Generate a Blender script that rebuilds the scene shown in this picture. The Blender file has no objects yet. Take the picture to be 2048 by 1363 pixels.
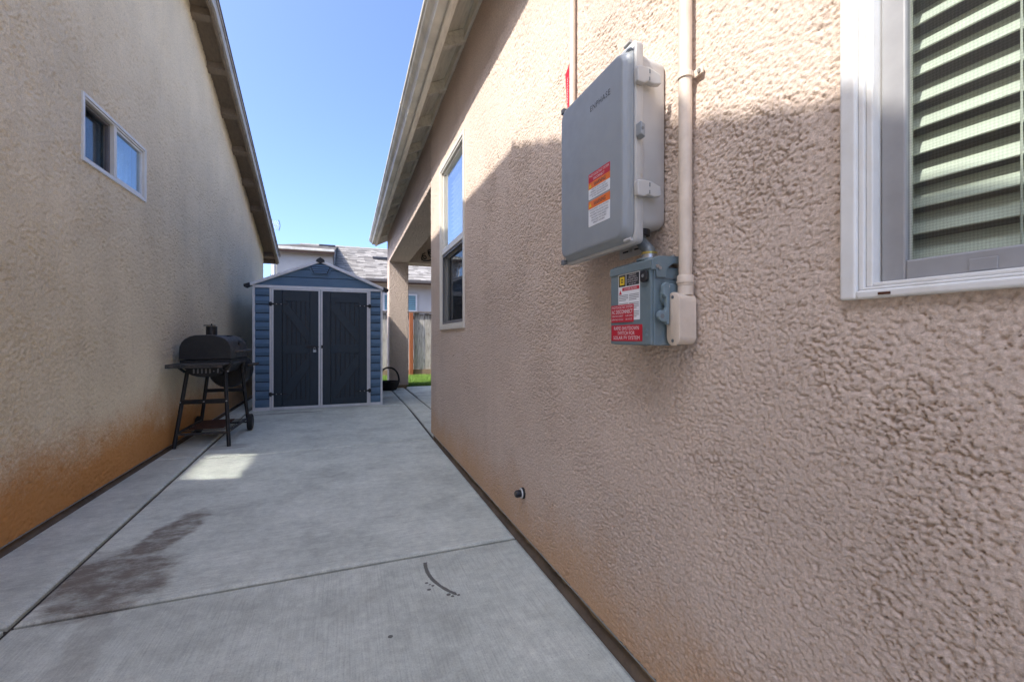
import bpy, math, random
import numpy as np
from mathutils import Vector, Matrix

# ------------------------------------------------------------------ camera, sky, sun, exposure
scene = bpy.context.scene
col = scene.collection
YAW = math.atan(331 / 890)
cam_d = bpy.data.cameras.new('camera')
cam_d.sensor_width = 36
cam_d.lens = 36 * 890 / 2048
cam_d.shift_y = -5.5 / 2048
cam_d.clip_start = 0.02
cam_d.clip_end = 3000
cam = bpy.data.objects.new('camera', cam_d)
col.objects.link(cam)
cam.location = (0, 0, 1.0)
cam.rotation_euler = (math.radians(90), 0, -YAW)
scene.camera = cam

SUN_TRAVEL = Vector((1.0, 0.30, -1.255)).normalized()      # the way the light goes
elev = math.asin(-SUN_TRAVEL.z)
azim = math.atan2(-SUN_TRAVEL.x, -SUN_TRAVEL.y)            # measured from +Y towards +X
world = bpy.data.worlds.new('World')
scene.world = world
world.use_nodes = True
wn = world.node_tree.nodes
sky = wn.new('ShaderNodeTexSky')
sky.sky_type = 'NISHITA'
sky.sun_disc = False
sky.sun_elevation = elev
sky.sun_rotation = azim
sky.altitude = 90
sky.air_density = 0.5
sky.dust_density = 3.0
sky.ozone_density = 7.0
wn['Background'].inputs['Strength'].default_value = 0.15
world.node_tree.links.new(sky.outputs['Color'], wn['Background'].inputs['Color'])

sun_d = bpy.data.lights.new('sun', 'SUN')
sun_d.energy = 2.0
sun_d.angle = math.radians(0.55)
sun_d.color = (1.0, 0.945, 0.87)
sun = bpy.data.objects.new('sun', sun_d)
col.objects.link(sun)
sun.rotation_euler = SUN_TRAVEL.to_track_quat('-Z', 'Y').to_euler()

vs = scene.view_settings
vs.view_transform = 'Standard'
vs.look = 'None'
vs.gamma = 1.0
vs.exposure = 2.0
vs.use_curve_mapping = False
cy = scene.cycles
cy.use_denoising = True
cy.max_bounces = 8
cy.diffuse_bounces = 5
cy.use_adaptive_sampling = True
cy.adaptive_threshold = 0.015
cy.transparent_max_bounces = 16
cy.caustics_reflective = True
cy.blur_glossy = 0.0
cy.sample_clamp_indirect = 0
cy.use_guiding = True            # helps the sun glint the tall window throws on the concrete
cy.use_surface_guiding = True
cy.use_volume_guiding = False
cy.guiding_training_samples = 96

rng = random.Random(7)
ORI = {}

# ------------------------------------------------------------------ helpers
def thing(name, label, cat, loc=(0, 0, 0), group=None):
    o = bpy.data.objects.new(name, None)
    o.empty_display_size = 0.1
    col.objects.link(o)
    o.location = loc
    ORI[o.name] = Vector(loc)
    o['label'] = label
    o['category'] = cat
    if group:
        o['group'] = group
    return o

def tag(o, label=None, cat=None, group=None, kind=None):
    if label: o['label'] = label
    if cat: o['category'] = cat
    if group: o['group'] = group
    if kind: o['kind'] = kind
    return o

class MB:
    """collects shapes in world coordinates; build() links them as ONE mesh object"""
    def __init__(self):
        self.v = []; self.f = []
    def add(self, vs_, fs_):
        b = len(self.v)
        self.v.extend([tuple(p) for p in vs_])
        self.f.extend([tuple(i + b for i in f) for f in fs_])
        return self
    def box(self, x0, x1, y0, y1, z0, z1):
        if x0 > x1: x0, x1 = x1, x0
        if y0 > y1: y0, y1 = y1, y0
        if z0 > z1: z0, z1 = z1, z0
        return self.add([(x0, y0, z0), (x1, y0, z0), (x1, y1, z0), (x0, y1, z0),
                         (x0, y0, z1), (x1, y0, z1), (x1, y1, z1), (x0, y1, z1)],
                        [(3, 2, 1, 0), (4, 5, 6, 7), (0, 1, 5, 4), (1, 2, 6, 5), (2, 3, 7, 6), (3, 0, 4, 7)])
    def bar(self, a, b, w, h, up=(0, 0, 1)):
        """rectangular bar from a to b, w wide (sideways), h high (towards up)"""
        a = Vector(a); b = Vector(b); d = (b - a).normalized(); up = Vector(up)
        s = d.cross(up).normalized() * (w / 2); u = s.cross(d).normalized() * (h / 2)
        vs_ = [a - s - u, a + s - u, a + s + u, a - s + u, b - s - u, b + s - u, b + s + u, b - s + u]
        return self.add(vs_, [(0, 1, 2, 3), (7, 6, 5, 4), (0, 4, 5, 1), (1, 5, 6, 2), (2, 6, 7, 3), (3, 7, 4, 0)])
    def prism(self, poly, axis, lo, hi):
        """2-D polygon extruded along an axis; poly is given in the two other axes in xyz order"""
        def P(p, t):
            return {'x': (t, p[0], p[1]), 'y': (p[0], t, p[1]), 'z': (p[0], p[1], t)}[axis]
        n = len(poly)
        vs_ = [P(p, lo) for p in poly] + [P(p, hi) for p in poly]
        fs_ = [tuple(range(n)), tuple(range(2 * n - 1, n - 1, -1))]
        fs_ += [(i, i + n, (i + 1) % n + n, (i + 1) % n) for i in range(n)]
        return self.add(vs_, fs_)
    def tube(self, pts, r, n=12, caps=True):
        pts = [Vector(p) for p in pts]
        rs = r if isinstance(r, (list, tuple)) else [r] * len(pts)
        rings = []; ref = None
        for i, p in enumerate(pts):
            d = ((pts[min(i + 1, len(pts) - 1)] - pts[max(i - 1, 0)])).normalized()
            if ref is None:
                ref = Vector((0, 0, 1)) if abs(d.z) < 0.9 else Vector((1, 0, 0))
            s = d.cross(ref).normalized(); u = s.cross(d).normalized(); ref = u
            rings.append([p + (s * math.cos(2 * math.pi * k / n) + u * math.sin(2 * math.pi * k / n)) * rs[i] for k in range(n)])
        vs_ = [p for r_ in rings for p in r_]
        fs_ = []
        for i in range(len(pts) - 1):
            for k in range(n):
                fs_.append((i * n + k, i * n + (k + 1) % n, (i + 1) * n + (k + 1) % n, (i + 1) * n + k))
        if caps:
            fs_.append(tuple(range(n - 1, -1, -1)))
            m = (len(pts) - 1) * n
            fs_.append(tuple(range(m, m + n)))
        return self.add(vs_, fs_)
    def cyl(self, a, b, r, n=20):
        return self.tube([a, b], r, n)
    def loft(self, rings, caps=True):
        n = len(rings[0]); vs_ = [p for r_ in rings for p in r_]; fs_ = []
        for i in range(len(rings) - 1):
            for k in range(n):
                fs_.append((i * n + k, i * n + (k + 1) % n, (i + 1) * n + (k + 1) % n, (i + 1) * n + k))
        if caps:
            fs_.append(tuple(range(n - 1, -1, -1)))
            m = (len(rings) - 1) * n
            fs_.append(tuple(range(m, m + n)))
        return self.add(vs_, fs_)
    def build(self, name, mat, parent=None, bevel=0.0, smooth=False, seg=2, kind=None, label=None):
        org = ORI.get(parent.name, Vector()) if parent else Vector()
        me = bpy.data.meshes.new(name)
        me.from_pydata([tuple(Vector(p) - org) for p in self.v], [], self.f)
        me.materials.append(mat)
        # consistent outward normals
        import bmesh
        bm = bmesh.new(); bm.from_mesh(me)
        bmesh.ops.recalc_face_normals(bm, faces=bm.faces)
        bm.to_mesh(me); bm.free()
        o = bpy.data.objects.new(name, me)
        col.objects.link(o)
        if parent:
            o.parent = parent
        ORI[o.name] = org
        if smooth:
            me.shade_smooth() if hasattr(me, 'shade_smooth') else None
            md = o.modifiers.new('edges', 'EDGE_SPLIT'); md.split_angle = math.radians(38)
        if bevel > 0:
            md = o.modifiers.new('bevel', 'BEVEL')
            md.width = bevel; md.segments = seg; md.limit_method = 'ANGLE'; md.angle_limit = math.radians(35)
            md.harden_normals = False
        if kind: o['kind'] = kind
        if label: o['label'] = label
        return o

def rrect(y0, y1, z0, z1, r, n=6):
    """rounded rectangle as a list of 2-D points"""
    pts = []
    for cx, cz, a0 in ((y1 - r, z1 - r, 0), (y0 + r, z1 - r, 90), (y0 + r, z0 + r, 180), (y1 - r, z0 + r, 270)):
        for k in range(n + 1):
            a = math.radians(a0 + 90 * k / n)
            pts.append((cx + r * math.cos(a), cz + r * math.sin(a)))
    return pts

def bezpath(pts, n=8):
    """Catmull-Rom through points"""
    P = [Vector(p) for p in pts]; P = [P[0]] + P + [P[-1]]; out = []
    for i in range(1, len(P) - 2):
        for k in range(n):
            t = k / n
            out.append(0.5 * ((2 * P[i]) + (-P[i - 1] + P[i + 1]) * t + (2 * P[i - 1] - 5 * P[i] + 4 * P[i + 1] - P[i + 2]) * t * t
                              + (-P[i - 1] + 3 * P[i] - 3 * P[i + 1] + P[i + 2]) * t ** 3))
    out.append(P[-2])
    return out

# ------------------------------------------------------------------ materials
def new_mat(name):
    m = bpy.data.materials.new(name); m.use_nodes = True
    return m, m.node_tree.nodes, m.node_tree.links, m.node_tree.nodes['Principled BSDF']

def ramp(N, stops):
    r = N.new('ShaderNodeValToRGB')
    e = r.color_ramp.elements
    while len(e) < len(stops): e.new(0.5)
    for k, (p, c) in enumerate(stops):
        e[k].position = p
        e[k].color = (c, c, c, 1) if isinstance(c, (int, float)) else (*c, 1)
    return r

def noise(N, L, vec, scale, detail=4, rough=0.55, stretch=None):
    t = N.new('ShaderNodeTexNoise'); t.inputs['Scale'].default_value = scale
    t.inputs['Detail'].default_value = detail; t.inputs['Roughness'].default_value = rough
    if stretch:
        mp = N.new('ShaderNodeMapping'); mp.inputs['Scale'].default_value = stretch
        L.new(vec, mp.inputs['Vector']); vec = mp.outputs['Vector']
    L.new(vec, t.inputs['Vector'])
    return t

def mixc(N, L, fac, a, b, mode='MIX'):
    m = N.new('ShaderNodeMix'); m.data_type = 'RGBA'; m.blend_type = mode
    for sock, val in ((m.inputs[0], fac), (m.inputs[6], a), (m.inputs[7], b)):
        if hasattr(val, 'links'): L.new(val, sock)
        elif isinstance(val, (int, float)): sock.default_value = val
        else: sock.default_value = (*val, 1)
    return m.outputs[2]

def math_(N, L, op, a, b=None, clamp=False):
    m = N.new('ShaderNodeMath'); m.operation = op; m.use_clamp = clamp
    for i, v in enumerate((a, b)):
        if v is None: continue
        if hasattr(v, 'links'): L.new(v, m.inputs[i])
        else: m.inputs[i].default_value = v
    return m.outputs[0]

def simple(name, c, rough=0.6, metal=0.0, var=0.15, vscale=12, bump=0.0, bscale=150, spec=0.5, coat=0.0, dirt=None, stretch=None):
    """a painted / plastic / metal surface with mottled tone, roughness wear and fine relief"""
    m, N, L, b = new_mat(name)
    g = N.new('ShaderNodeNewGeometry')
    n1 = noise(N, L, g.outputs['Position'], vscale, 5, 0.6, stretch)
    r1 = ramp(N, [(0.3, 1 - var), (0.7, 1 + var * 0.6)])
    L.new(n1.outputs['Fac'], r1.inputs['Fac'])
    cc = mixc(N, L, 1.0, c, r1.outputs['Color'], 'MULTIPLY')
    if dirt:
        n3 = noise(N, L, g.outputs['Position'], vscale * 0.6, 6, 0.7, stretch)
        r3 = ramp(N, [(0.5, 0.0), (0.72, 0.75)])
        L.new(n3.outputs['Fac'], r3.inputs['Fac'])
        cc = mixc(N, L, r3.outputs['Color'], cc, dirt)
    L.new(cc, b.inputs['Base Color'])
    b.inputs['Metallic'].default_value = metal
    b.inputs['Specular IOR Level'].default_value = spec
    b.inputs['Coat Weight'].default_value = coat
    n2 = noise(N, L, g.outputs['Position'], vscale * 3, 4, 0.6)
    r2 = ramp(N, [(0.3, max(0.02, rough - 0.08)), (0.7, min(1, rough + 0.1))])
    L.new(n2.outputs['Fac'], r2.inputs['Fac']); L.new(r2.outputs['Color'], b.inputs['Roughness'])
    if bump > 0:
        n4 = noise(N, L, g.outputs['Position'], bscale, 4, 0.6, stretch)
        bp = N.new('ShaderNodeBump'); bp.inputs['Strength'].default_value = bump; bp.inputs['Distance'].default_value = 0.004
        L.new(n4.outputs['Fac'], bp.inputs['Height']); L.new(bp.outputs['Normal'], b.inputs['Normal'])
    return m

def stucco(name, c, bump_big=0.0, stain=None):
    m, N, L, b = new_mat(name)
    g = N.new('ShaderNodeNewGeometry'); pos = g.outputs['Position']
    n1 = noise(N, L, pos, 1.3, 5, 0.6)
    r1 = ramp(N, [(0.3, 0.9), (0.7, 1.07)]); L.new(n1.outputs['Fac'], r1.inputs['Fac'])
    n2 = noise(N, L, pos, 120, 5, 0.78)
    r2 = ramp(N, [(0.32, 0.74), (0.68, 1.16)]); L.new(n2.outputs['Fac'], r2.inputs['Fac'])
    cc = mixc(N, L, 1.0, c, r1.outputs['Color'], 'MULTIPLY')
    cc = mixc(N, L, 1.0, cc, r2.outputs['Color'], 'MULTIPLY')
    # faint vertical rain streaks
    n3 = noise(N, L, pos, 2.0, 5, 0.65, (3, 3, 0.25))
    r3 = ramp(N, [(0.52, 0.0), (0.75, 0.22)]); L.new(n3.outputs['Fac'], r3.inputs['Fac'])
    cc = mixc(N, L, r3.outputs['Color'], cc, tuple(x * 0.62 for x in c))
    if stain:
        sc, zlo, zhi, amt, yfar = stain          # splash / rust stain rising from the ground
        sx = N.new('ShaderNodeSeparateXYZ'); L.new(pos, sx.inputs[0])
        nz = noise(N, L, pos, 2.6, 9, 0.72)
        nz2 = noise(N, L, pos, 60, 3, 0.6)
        off = math_(N, L, 'MULTIPLY', math_(N, L, 'SUBTRACT', nz.outputs['Fac'], 0.5), 0.5)
        off2 = math_(N, L, 'MULTIPLY', math_(N, L, 'SUBTRACT', nz2.outputs['Fac'], 0.5), 0.30)
        z = math_(N, L, 'ADD', math_(N, L, 'ADD', sx.outputs['Z'], off), off2)
        mr = N.new('ShaderNodeMapRange'); mr.interpolation_type = 'SMOOTHSTEP'
        mr.inputs['From Min'].default_value = zlo; mr.inputs['From Max'].default_value = zhi
        mr.inputs['To Min'].default_value = amt; mr.inputs['To Max'].default_value = 0.0
        L.new(z, mr.inputs['Value'])
        fac = mr.outputs[0]
        if yfar:
            m2 = N.new('ShaderNodeMapRange'); m2.interpolation_type = 'SMOOTHSTEP'
            m2.inputs['From Min'].default_value = yfar[0]; m2.inputs['From Max'].default_value = yfar[1]
            m2.inputs['To Min'].default_value = 1.0; m2.inputs['To Max'].default_value = yfar[2]
            L.new(sx.outputs['Y'], m2.inputs['Value'])
            fac = math_(N, L, 'MULTIPLY', fac, m2.outputs[0])
        cc = mixc(N, L, fac, cc, sc)
    L.new(cc, b.inputs['Base Color'])
    b.inputs['Roughness'].default_value = 0.93
    b.inputs['Specular IOR Level'].default_value = 0.2
    hgt = n2.outputs['Fac']
    bp = N.new('ShaderNodeBump'); bp.inputs['Strength'].default_value = 0.9; bp.inputs['Distance'].default_value = 0.0032
    L.new(hgt, bp.inputs['Height'])
    last = bp
    if bump_big > 0:
        nb = noise(N, L, pos, 34, 4, 0.65)
        rb = ramp(N, [(0.36, 0.0), (0.56, 1.0)]); L.new(nb.outputs['Fac'], rb.inputs['Fac'])
        b2 = N.new('ShaderNodeBump'); b2.inputs['Strength'].default_value = bump_big; b2.inputs['Distance'].default_value = 0.016
        L.new(rb.outputs['Color'], b2.inputs['Height']); L.new(bp.outputs['Normal'], b2.inputs['Normal'])
        last = b2
    L.new(last.outputs['Normal'], b.inputs['Normal'])
    return m

RW = (0.665, 0.54, 0.45)      # pinkish tan house on the right
LW = (0.82, 0.705, 0.51)      # sandier tan house on the left
M = {}
M['stucco_r'] = stucco('stucco_pink_tan', RW, 0.0, ((0.60, 0.36, 0.19), 0.02, 0.42, 0.75, None))
M['stucco_r_bump'] = stucco('stucco_pink_tan_trim', RW, 0.9)
M['stucco_l'] = stucco('stucco_sand', LW, 0.0, ((0.58, 0.27, 0.085), 0.16, 0.60, 0.97, (4.6, 8.5, 0.6)))
M['stucco_l_bump'] = stucco('stucco_sand_trim', LW, 0.9)
M['foundation'] = simple('foundation_concrete', (0.33, 0.235, 0.135), 0.95, var=0.35, vscale=9, bump=0.6, bscale=60, dirt=(0.13, 0.09, 0.05))
M['trim_r'] = simple('painted_wood_cream', (0.82, 0.77, 0.65), 0.6, var=0.12, vscale=6, bump=0.12, bscale=40, stretch=(8, 1, 8), dirt=(0.52, 0.45, 0.35))
M['trim_l'] = simple('painted_wood_brown', (0.19, 0.15, 0.11), 0.65, var=0.2, vscale=6, bump=0.2, bscale=40, stretch=(8, 1, 8))
M['trim_l_edge'] = simple('painted_fascia_grey', (0.42, 0.39, 0.34), 0.6, var=0.2, vscale=7, stretch=(6, 1, 6), dirt=(0.17, 0.14, 0.11))
M['gutter'] = simple('gutter_painted_metal', (0.66, 0.63, 0.54), 0.45, var=0.2, vscale=5, dirt=(0.40, 0.37, 0.27), spec=0.5)
M['vinyl'] = simple('white_vinyl', (0.72, 0.72, 0.70), 0.38, var=0.06, vscale=10, dirt=(0.62, 0.59, 0.53))
M['vinyl_tan'] = simple('almond_vinyl', (0.70, 0.66, 0.57), 0.4, var=0.06, vscale=10)
M['screen_frame'] = simple('grey_screen_frame', (0.29, 0.29, 0.295), 0.45, var=0.12, vscale=14)
M['dark_frame'] = simple('dark_screen_frame', (0.16, 0.15, 0.15), 0.5, var=0.12)
M['slat'] = simple('blind_slat', (0.80, 0.79, 0.70), 0.5, var=0.04)
M['room'] = simple('room_paint', (0.55, 0.52, 0.46), 0.9, var=0.06, vscale=2)
M['cord'] = simple('blind_cord', (0.7, 0.69, 0.62), 0.8)
M['conduit'] = simple('painted_conduit', (0.66, 0.56, 0.46), 0.5, var=0.08, vscale=16, dirt=(0.52, 0.43, 0.34))
M['box_grey'] = simple('grey_polycarbonate', (0.27, 0.295, 0.315), 0.42, var=0.05, vscale=8, bump=0.05, bscale=500)
M['box_light'] = simple('light_grey_polycarbonate', (0.48, 0.475, 0.46), 0.45, var=0.06, vscale=10, bump=0.05, bscale=500)
M['box_dark'] = simple('grey_gasket_line', (0.16, 0.17, 0.18), 0.6)
M['switch_grey'] = simple('blue_grey_enamel', (0.145, 0.195, 0.215), 0.38, var=0.10, vscale=14, bump=0.04, bscale=300, dirt=(0.20, 0.235, 0.245))
M['switch_lever'] = simple('blue_grey_lever', (0.17, 0.235, 0.265), 0.42, var=0.10, vscale=20)
M['zinc'] = simple('zinc_plated', (0.45, 0.46, 0.47), 0.35, metal=0.9, var=0.2, vscale=30)
M['cast'] = simple('cast_fitting', (0.15, 0.17, 0.18), 0.5, metal=0.3, var=0.25, vscale=40)
M['brass'] = simple('brass_ring', (0.42, 0.34, 0.10), 0.4, metal=0.7, var=0.2)
M['black_plastic'] = simple('black_plastic', (0.012, 0.012, 0.014), 0.45, var=0.2)
M['red'] = simple('sticker_red', (0.50, 0.012, 0.03), 0.45, var=0.06)
M['orange'] = simple('sticker_orange', (0.78, 0.17, 0.015), 0.45, var=0.06)
M['white_st'] = simple('sticker_white', (0.74, 0.75, 0.76), 0.45, var=0.04)
M['yellow'] = simple('sticker_yellow', (0.72, 0.50, 0.02), 0.45, var=0.04)
M['black_st'] = simple('sticker_black', (0.014, 0.014, 0.016), 0.45)
M['ink_white'] = simple('ink_white', (0.72, 0.66, 0.66), 0.5)
M['ink_dark'] = simple('ink_dark', (0.05, 0.055, 0.065), 0.5)
M['ink_red'] = simple('ink_red', (0.55, 0.03, 0.04), 0.5)
M['shed_blue'] = simple('shed_blue_siding', (0.105, 0.19, 0.29), 0.5, var=0.10, vscale=6, bump=0.12, bscale=90, stretch=(1, 1, 6))
M['shed_dark'] = simple('shed_dark_door', (0.016, 0.030, 0.043), 0.45, var=0.12, vscale=6, bump=0.12, bscale=90, stretch=(6, 1, 1))
M['alu'] = simple('brushed_aluminium', (0.74, 0.73, 0.73), 0.4, metal=0.15, var=0.08, vscale=12)
M['grill'] = simple('black_grill_steel', (0.010, 0.010, 0.011), 0.45, var=0.35, vscale=14, bump=0.12, bscale=220, dirt=(0.03, 0.026, 0.022))
M['grill_dusty'] = simple('dusty_grill_steel', (0.045, 0.041, 0.036), 0.6, var=0.35, vscale=18, dirt=(0.16, 0.13, 0.10))
M['rust'] = simple('rusty_plate', (0.10, 0.035, 0.016), 0.9, var=0.45, vscale=26, bump=0.5, bscale=160, dirt=(0.05, 0.02, 0.012))
M['rubber'] = simple('black_rubber', (0.014, 0.014, 0.014), 0.8)
M['wicker'] = simple('dark_wicker', (0.028, 0.02, 0.015), 0.75, var=0.4, vscale=40)
M['iron'] = simple('wrought_iron', (0.03, 0.022, 0.018), 0.6)
M['white_paint'] = simple('white_wall_far', (0.50, 0.49, 0.46), 0.9, var=0.06, vscale=3, bump=0.4, bscale=40)
M['far_trim'] = simple('far_fascia_brown', (0.16, 0.105, 0.08), 0.6, var=0.1)
M['far_gutter'] = simple('far_gutter_brown', (0.10, 0.085, 0.075), 0.5)
M['teal'] = simple('teal_blind', (0.22, 0.40, 0.44), 0.6, var=0.05)
M['vent_dark'] = simple('dark_roof_vent', (0.03, 0.03, 0.035), 0.6)
M['antenna'] = simple('antenna_metal', (0.72, 0.72, 0.74), 0.4, metal=0.4)
M['leaf'] = simple('tree_leaf', (0.075, 0.13, 0.035), 0.6, var=0.4, vscale=3)
M['bark'] = simple('tree_bark', (0.10, 0.075, 0.05), 0.9, var=0.3)
M['soil'] = simple('bare_soil', (0.14, 0.10, 0.065), 0.95, var=0.35, vscale=5, bump=0.8, bscale=40)
M['post_red'] = simple('red_cedar_post', (0.33, 0.105, 0.04), 0.8, var=0.25, vscale=5, bump=0.3, bscale=50, stretch=(8, 8, 1))
M['kick'] = simple('tan_kick_board', (0.28, 0.20, 0.125), 0.85, var=0.25, vscale=5, bump=0.3, bscale=50, stretch=(1, 8, 8))

def fence_wood():
    m, N, L, b = new_mat('weathered_fence_wood')
    g = N.new('ShaderNodeNewGeometry'); oi = N.new('ShaderNodeObjectInfo')
    n1 = noise(N, L, g.outputs['Position'], 7, 6, 0.65, (9, 9, 0.7))
    r1 = ramp(N, [(0.3, (0.20, 0.17, 0.14)), (0.5, (0.50, 0.465, 0.40)), (0.72, (0.66, 0.63, 0.57))])
    L.new(n1.outputs['Fac'], r1.inputs['Fac'])
    r2 = ramp(N, [(0.0, 0.7), (1.0, 1.1)]); L.new(oi.outputs['Random'], r2.inputs['Fac'])
    cc = mixc(N, L, 1.0, r1.outputs['Color'], r2.outputs['Color'], 'MULTIPLY')
    # boards turn dark brown towards their tops, with a ragged edge
    sx = N.new('ShaderNodeSeparateXYZ'); L.new(g.outputs['Position'], sx.inputs[0])
    nn = noise(N, L, g.outputs['Position'], 6, 3, 0.6, (7, 7, 0.4))
    zz = math_(N, L, 'ADD', sx.outputs['Z'], math_(N, L, 'MULTIPLY', math_(N, L, 'SUBTRACT', nn.outputs['Fac'], 0.5), 0.7))
    mr = N.new('ShaderNodeMapRange'); mr.inputs['From Min'].default_value = 1.45; mr.inputs['From Max'].default_value = 1.66
    mr.inputs['To Max'].default_value = 0.8
    L.new(zz, mr.inputs['Value'])
    cc = mixc(N, L, mr.outputs[0], cc, (0.075, 0.05, 0.038))
    L.new(cc, b.inputs['Base Color']); b.inputs['Roughness'].default_value = 0.9
    bp = N.new('ShaderNodeBump'); bp.inputs['Strength'].default_value = 0.5; bp.inputs['Distance'].default_value = 0.004
    L.new(n1.outputs['Fac'], bp.inputs['Height']); L.new(bp.outputs['Normal'], b.inputs['Normal'])
    return m
M['fence'] = fence_wood()

def shingle_mat(name, c0, c1, c2):
    m, N, L, b = new_mat(name)
    g = N.new('ShaderNodeNewGeometry')
    n1 = noise(N, L, g.outputs['Position'], 2.6, 3, 0.6, (1.0, 3.0, 3.0))
    n2 = noise(N, L, g.outputs['Position'], 60, 3, 0.7)
    oi = N.new('ShaderNodeObjectInfo')
    s = math_(N, L, 'ADD', math_(N, L, 'MULTIPLY', n1.outputs['Fac'], 0.75), math_(N, L, 'MULTIPLY', n2.outputs['Fac'], 0.25))
    r = ramp(N, [(0.36, c0), (0.5, c1), (0.64, c2)]); L.new(s, r.inputs['Fac'])
    L.new(r.outputs['Color'], b.inputs['Base Color']); b.inputs['Roughness'].default_value = 0.95
    bp = N.new('ShaderNodeBump'); bp.inputs['Strength'].default_value = 0.6; bp.inputs['Distance'].default_value = 0.01
    L.new(n2.outputs['Fac'], bp.inputs['Height']); L.new(bp.outputs['Normal'], b.inputs['Normal'])
    return m
M['shingle_far'] = shingle_mat('grey_asphalt_shingle', (0.11, 0.10, 0.088), (0.235, 0.215, 0.19), (0.36, 0.335, 0.295))
M['shingle_dark'] = shingle_mat('brown_asphalt_shingle', (0.05, 0.04, 0.035), (0.09, 0.075, 0.065), (0.14, 0.12, 0.10))

def glass_pane(name, tint=(0.93, 0.97, 0.95), refl=0.05, rough=0.0, see=1.0, wave=0.0):
    m = bpy.data.materials.new(name); m.use_nodes = True
    N = m.node_tree.nodes; L = m.node_tree.links; N.clear()
    out = N.new('ShaderNodeOutputMaterial')
    tr = N.new('ShaderNodeBsdfTransparent'); tr.inputs['Color'].default_value = (*[x * see for x in tint], 1)
    gl = N.new('ShaderNodeBsdfGlossy'); gl.inputs['Roughness'].default_value = rough
    gl.inputs['Color'].default_value = (0.96, 0.98, 1.0, 1)
    fr = N.new('ShaderNodeLayerWeight'); fr.inputs['Blend'].default_value = 0.5      # Schlick, the same from both sides
    f = math_(N, L, 'ADD', math_(N, L, 'MULTIPLY', math_(N, L, 'POWER', fr.outputs['Facing'], 4.0), 0.85 - refl), refl, clamp=True)
    if wave > 0:
        g = N.new('ShaderNodeNewGeometry')
        n = noise(N, L, g.outputs['Position'], 2.2, 1, 0.4)
        bp = N.new('ShaderNodeBump'); bp.inputs['Strength'].default_value = wave; bp.inputs['Distance'].default_value = 0.01
        L.new(n.outputs['Fac'], bp.inputs['Height']); L.new(bp.outputs['Normal'], gl.inputs['Normal'])
    mx = N.new('ShaderNodeMixShader')
    L.new(f, mx.inputs[0]); L.new(tr.outputs[0], mx.inputs[1]); L.new(gl.outputs[0], mx.inputs[2])
    L.new(mx.outputs[0], out.inputs['Surface'])
    return m
M['glass'] = glass_pane('window_glass', refl=0.05, wave=0.02)
M['glass_lowe'] = glass_pane('low_e_window_glass', tint=(0.90, 0.95, 0.95), refl=0.52, rough=0.035, wave=0.02)
M['glass_blue'] = glass_pane('shaded_window_glass', tint=(0.5, 0.6, 0.65), refl=0.10, wave=0.25)
M['glass_side'] = glass_pane('curtained_window_glass', tint=(0.8, 0.9, 0.95), refl=0.05, wave=0.06)
M['curtain'] = simple('net_curtain', (0.66, 0.72, 0.80), 0.8, var=0.2, vscale=18)
M['glass_dark'] = glass_pane('dark_window_glass', tint=(0.5, 0.55, 0.55), refl=0.14, wave=0.05)

def screen_mat(name, cover, c=(0.05, 0.05, 0.052)):
    m = bpy.data.materials.new(name); m.use_nodes = True
    N = m.node_tree.nodes; L = m.node_tree.links; N.clear()
    out = N.new('ShaderNodeOutputMaterial')
    tr = N.new('ShaderNodeBsdfTransparent'); df = N.new('ShaderNodeBsdfDiffuse')
    df.inputs['Color'].default_value = (*c, 1)
    g = N.new('ShaderNodeNewGeometry'); sx = N.new('ShaderNodeSeparateXYZ'); L.new(g.outputs['Position'], sx.inputs[0])
    # woven threads at 1.6 mm: product of two fine waves, averages to the cover fraction
    wy = math_(N, L, 'SINE', math_(N, L, 'MULTIPLY', sx.outputs['Y'], 2 * math.pi / 0.0042))
    wz = math_(N, L, 'SINE', math_(N, L, 'MULTIPLY', sx.outputs['Z'], 2 * math.pi / 0.0042))
    s = math_(N, L, 'MULTIPLY', math_(N, L, 'ADD', wy, wz), 0.04)
    f = math_(N, L, 'ADD', s, cover, clamp=True)
    mx = N.new('ShaderNodeMixShader'); L.new(f, mx.inputs[0])
    L.new(tr.outputs[0], mx.inputs[1]); L.new(df.outputs[0], mx.inputs[2]); L.new(mx.outputs[0], out.inputs['Surface'])
    return m
M['screen'] = screen_mat('insect_screen', 0.24)
M['screen_dense'] = screen_mat('insect_screen_dense', 0.40)

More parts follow.
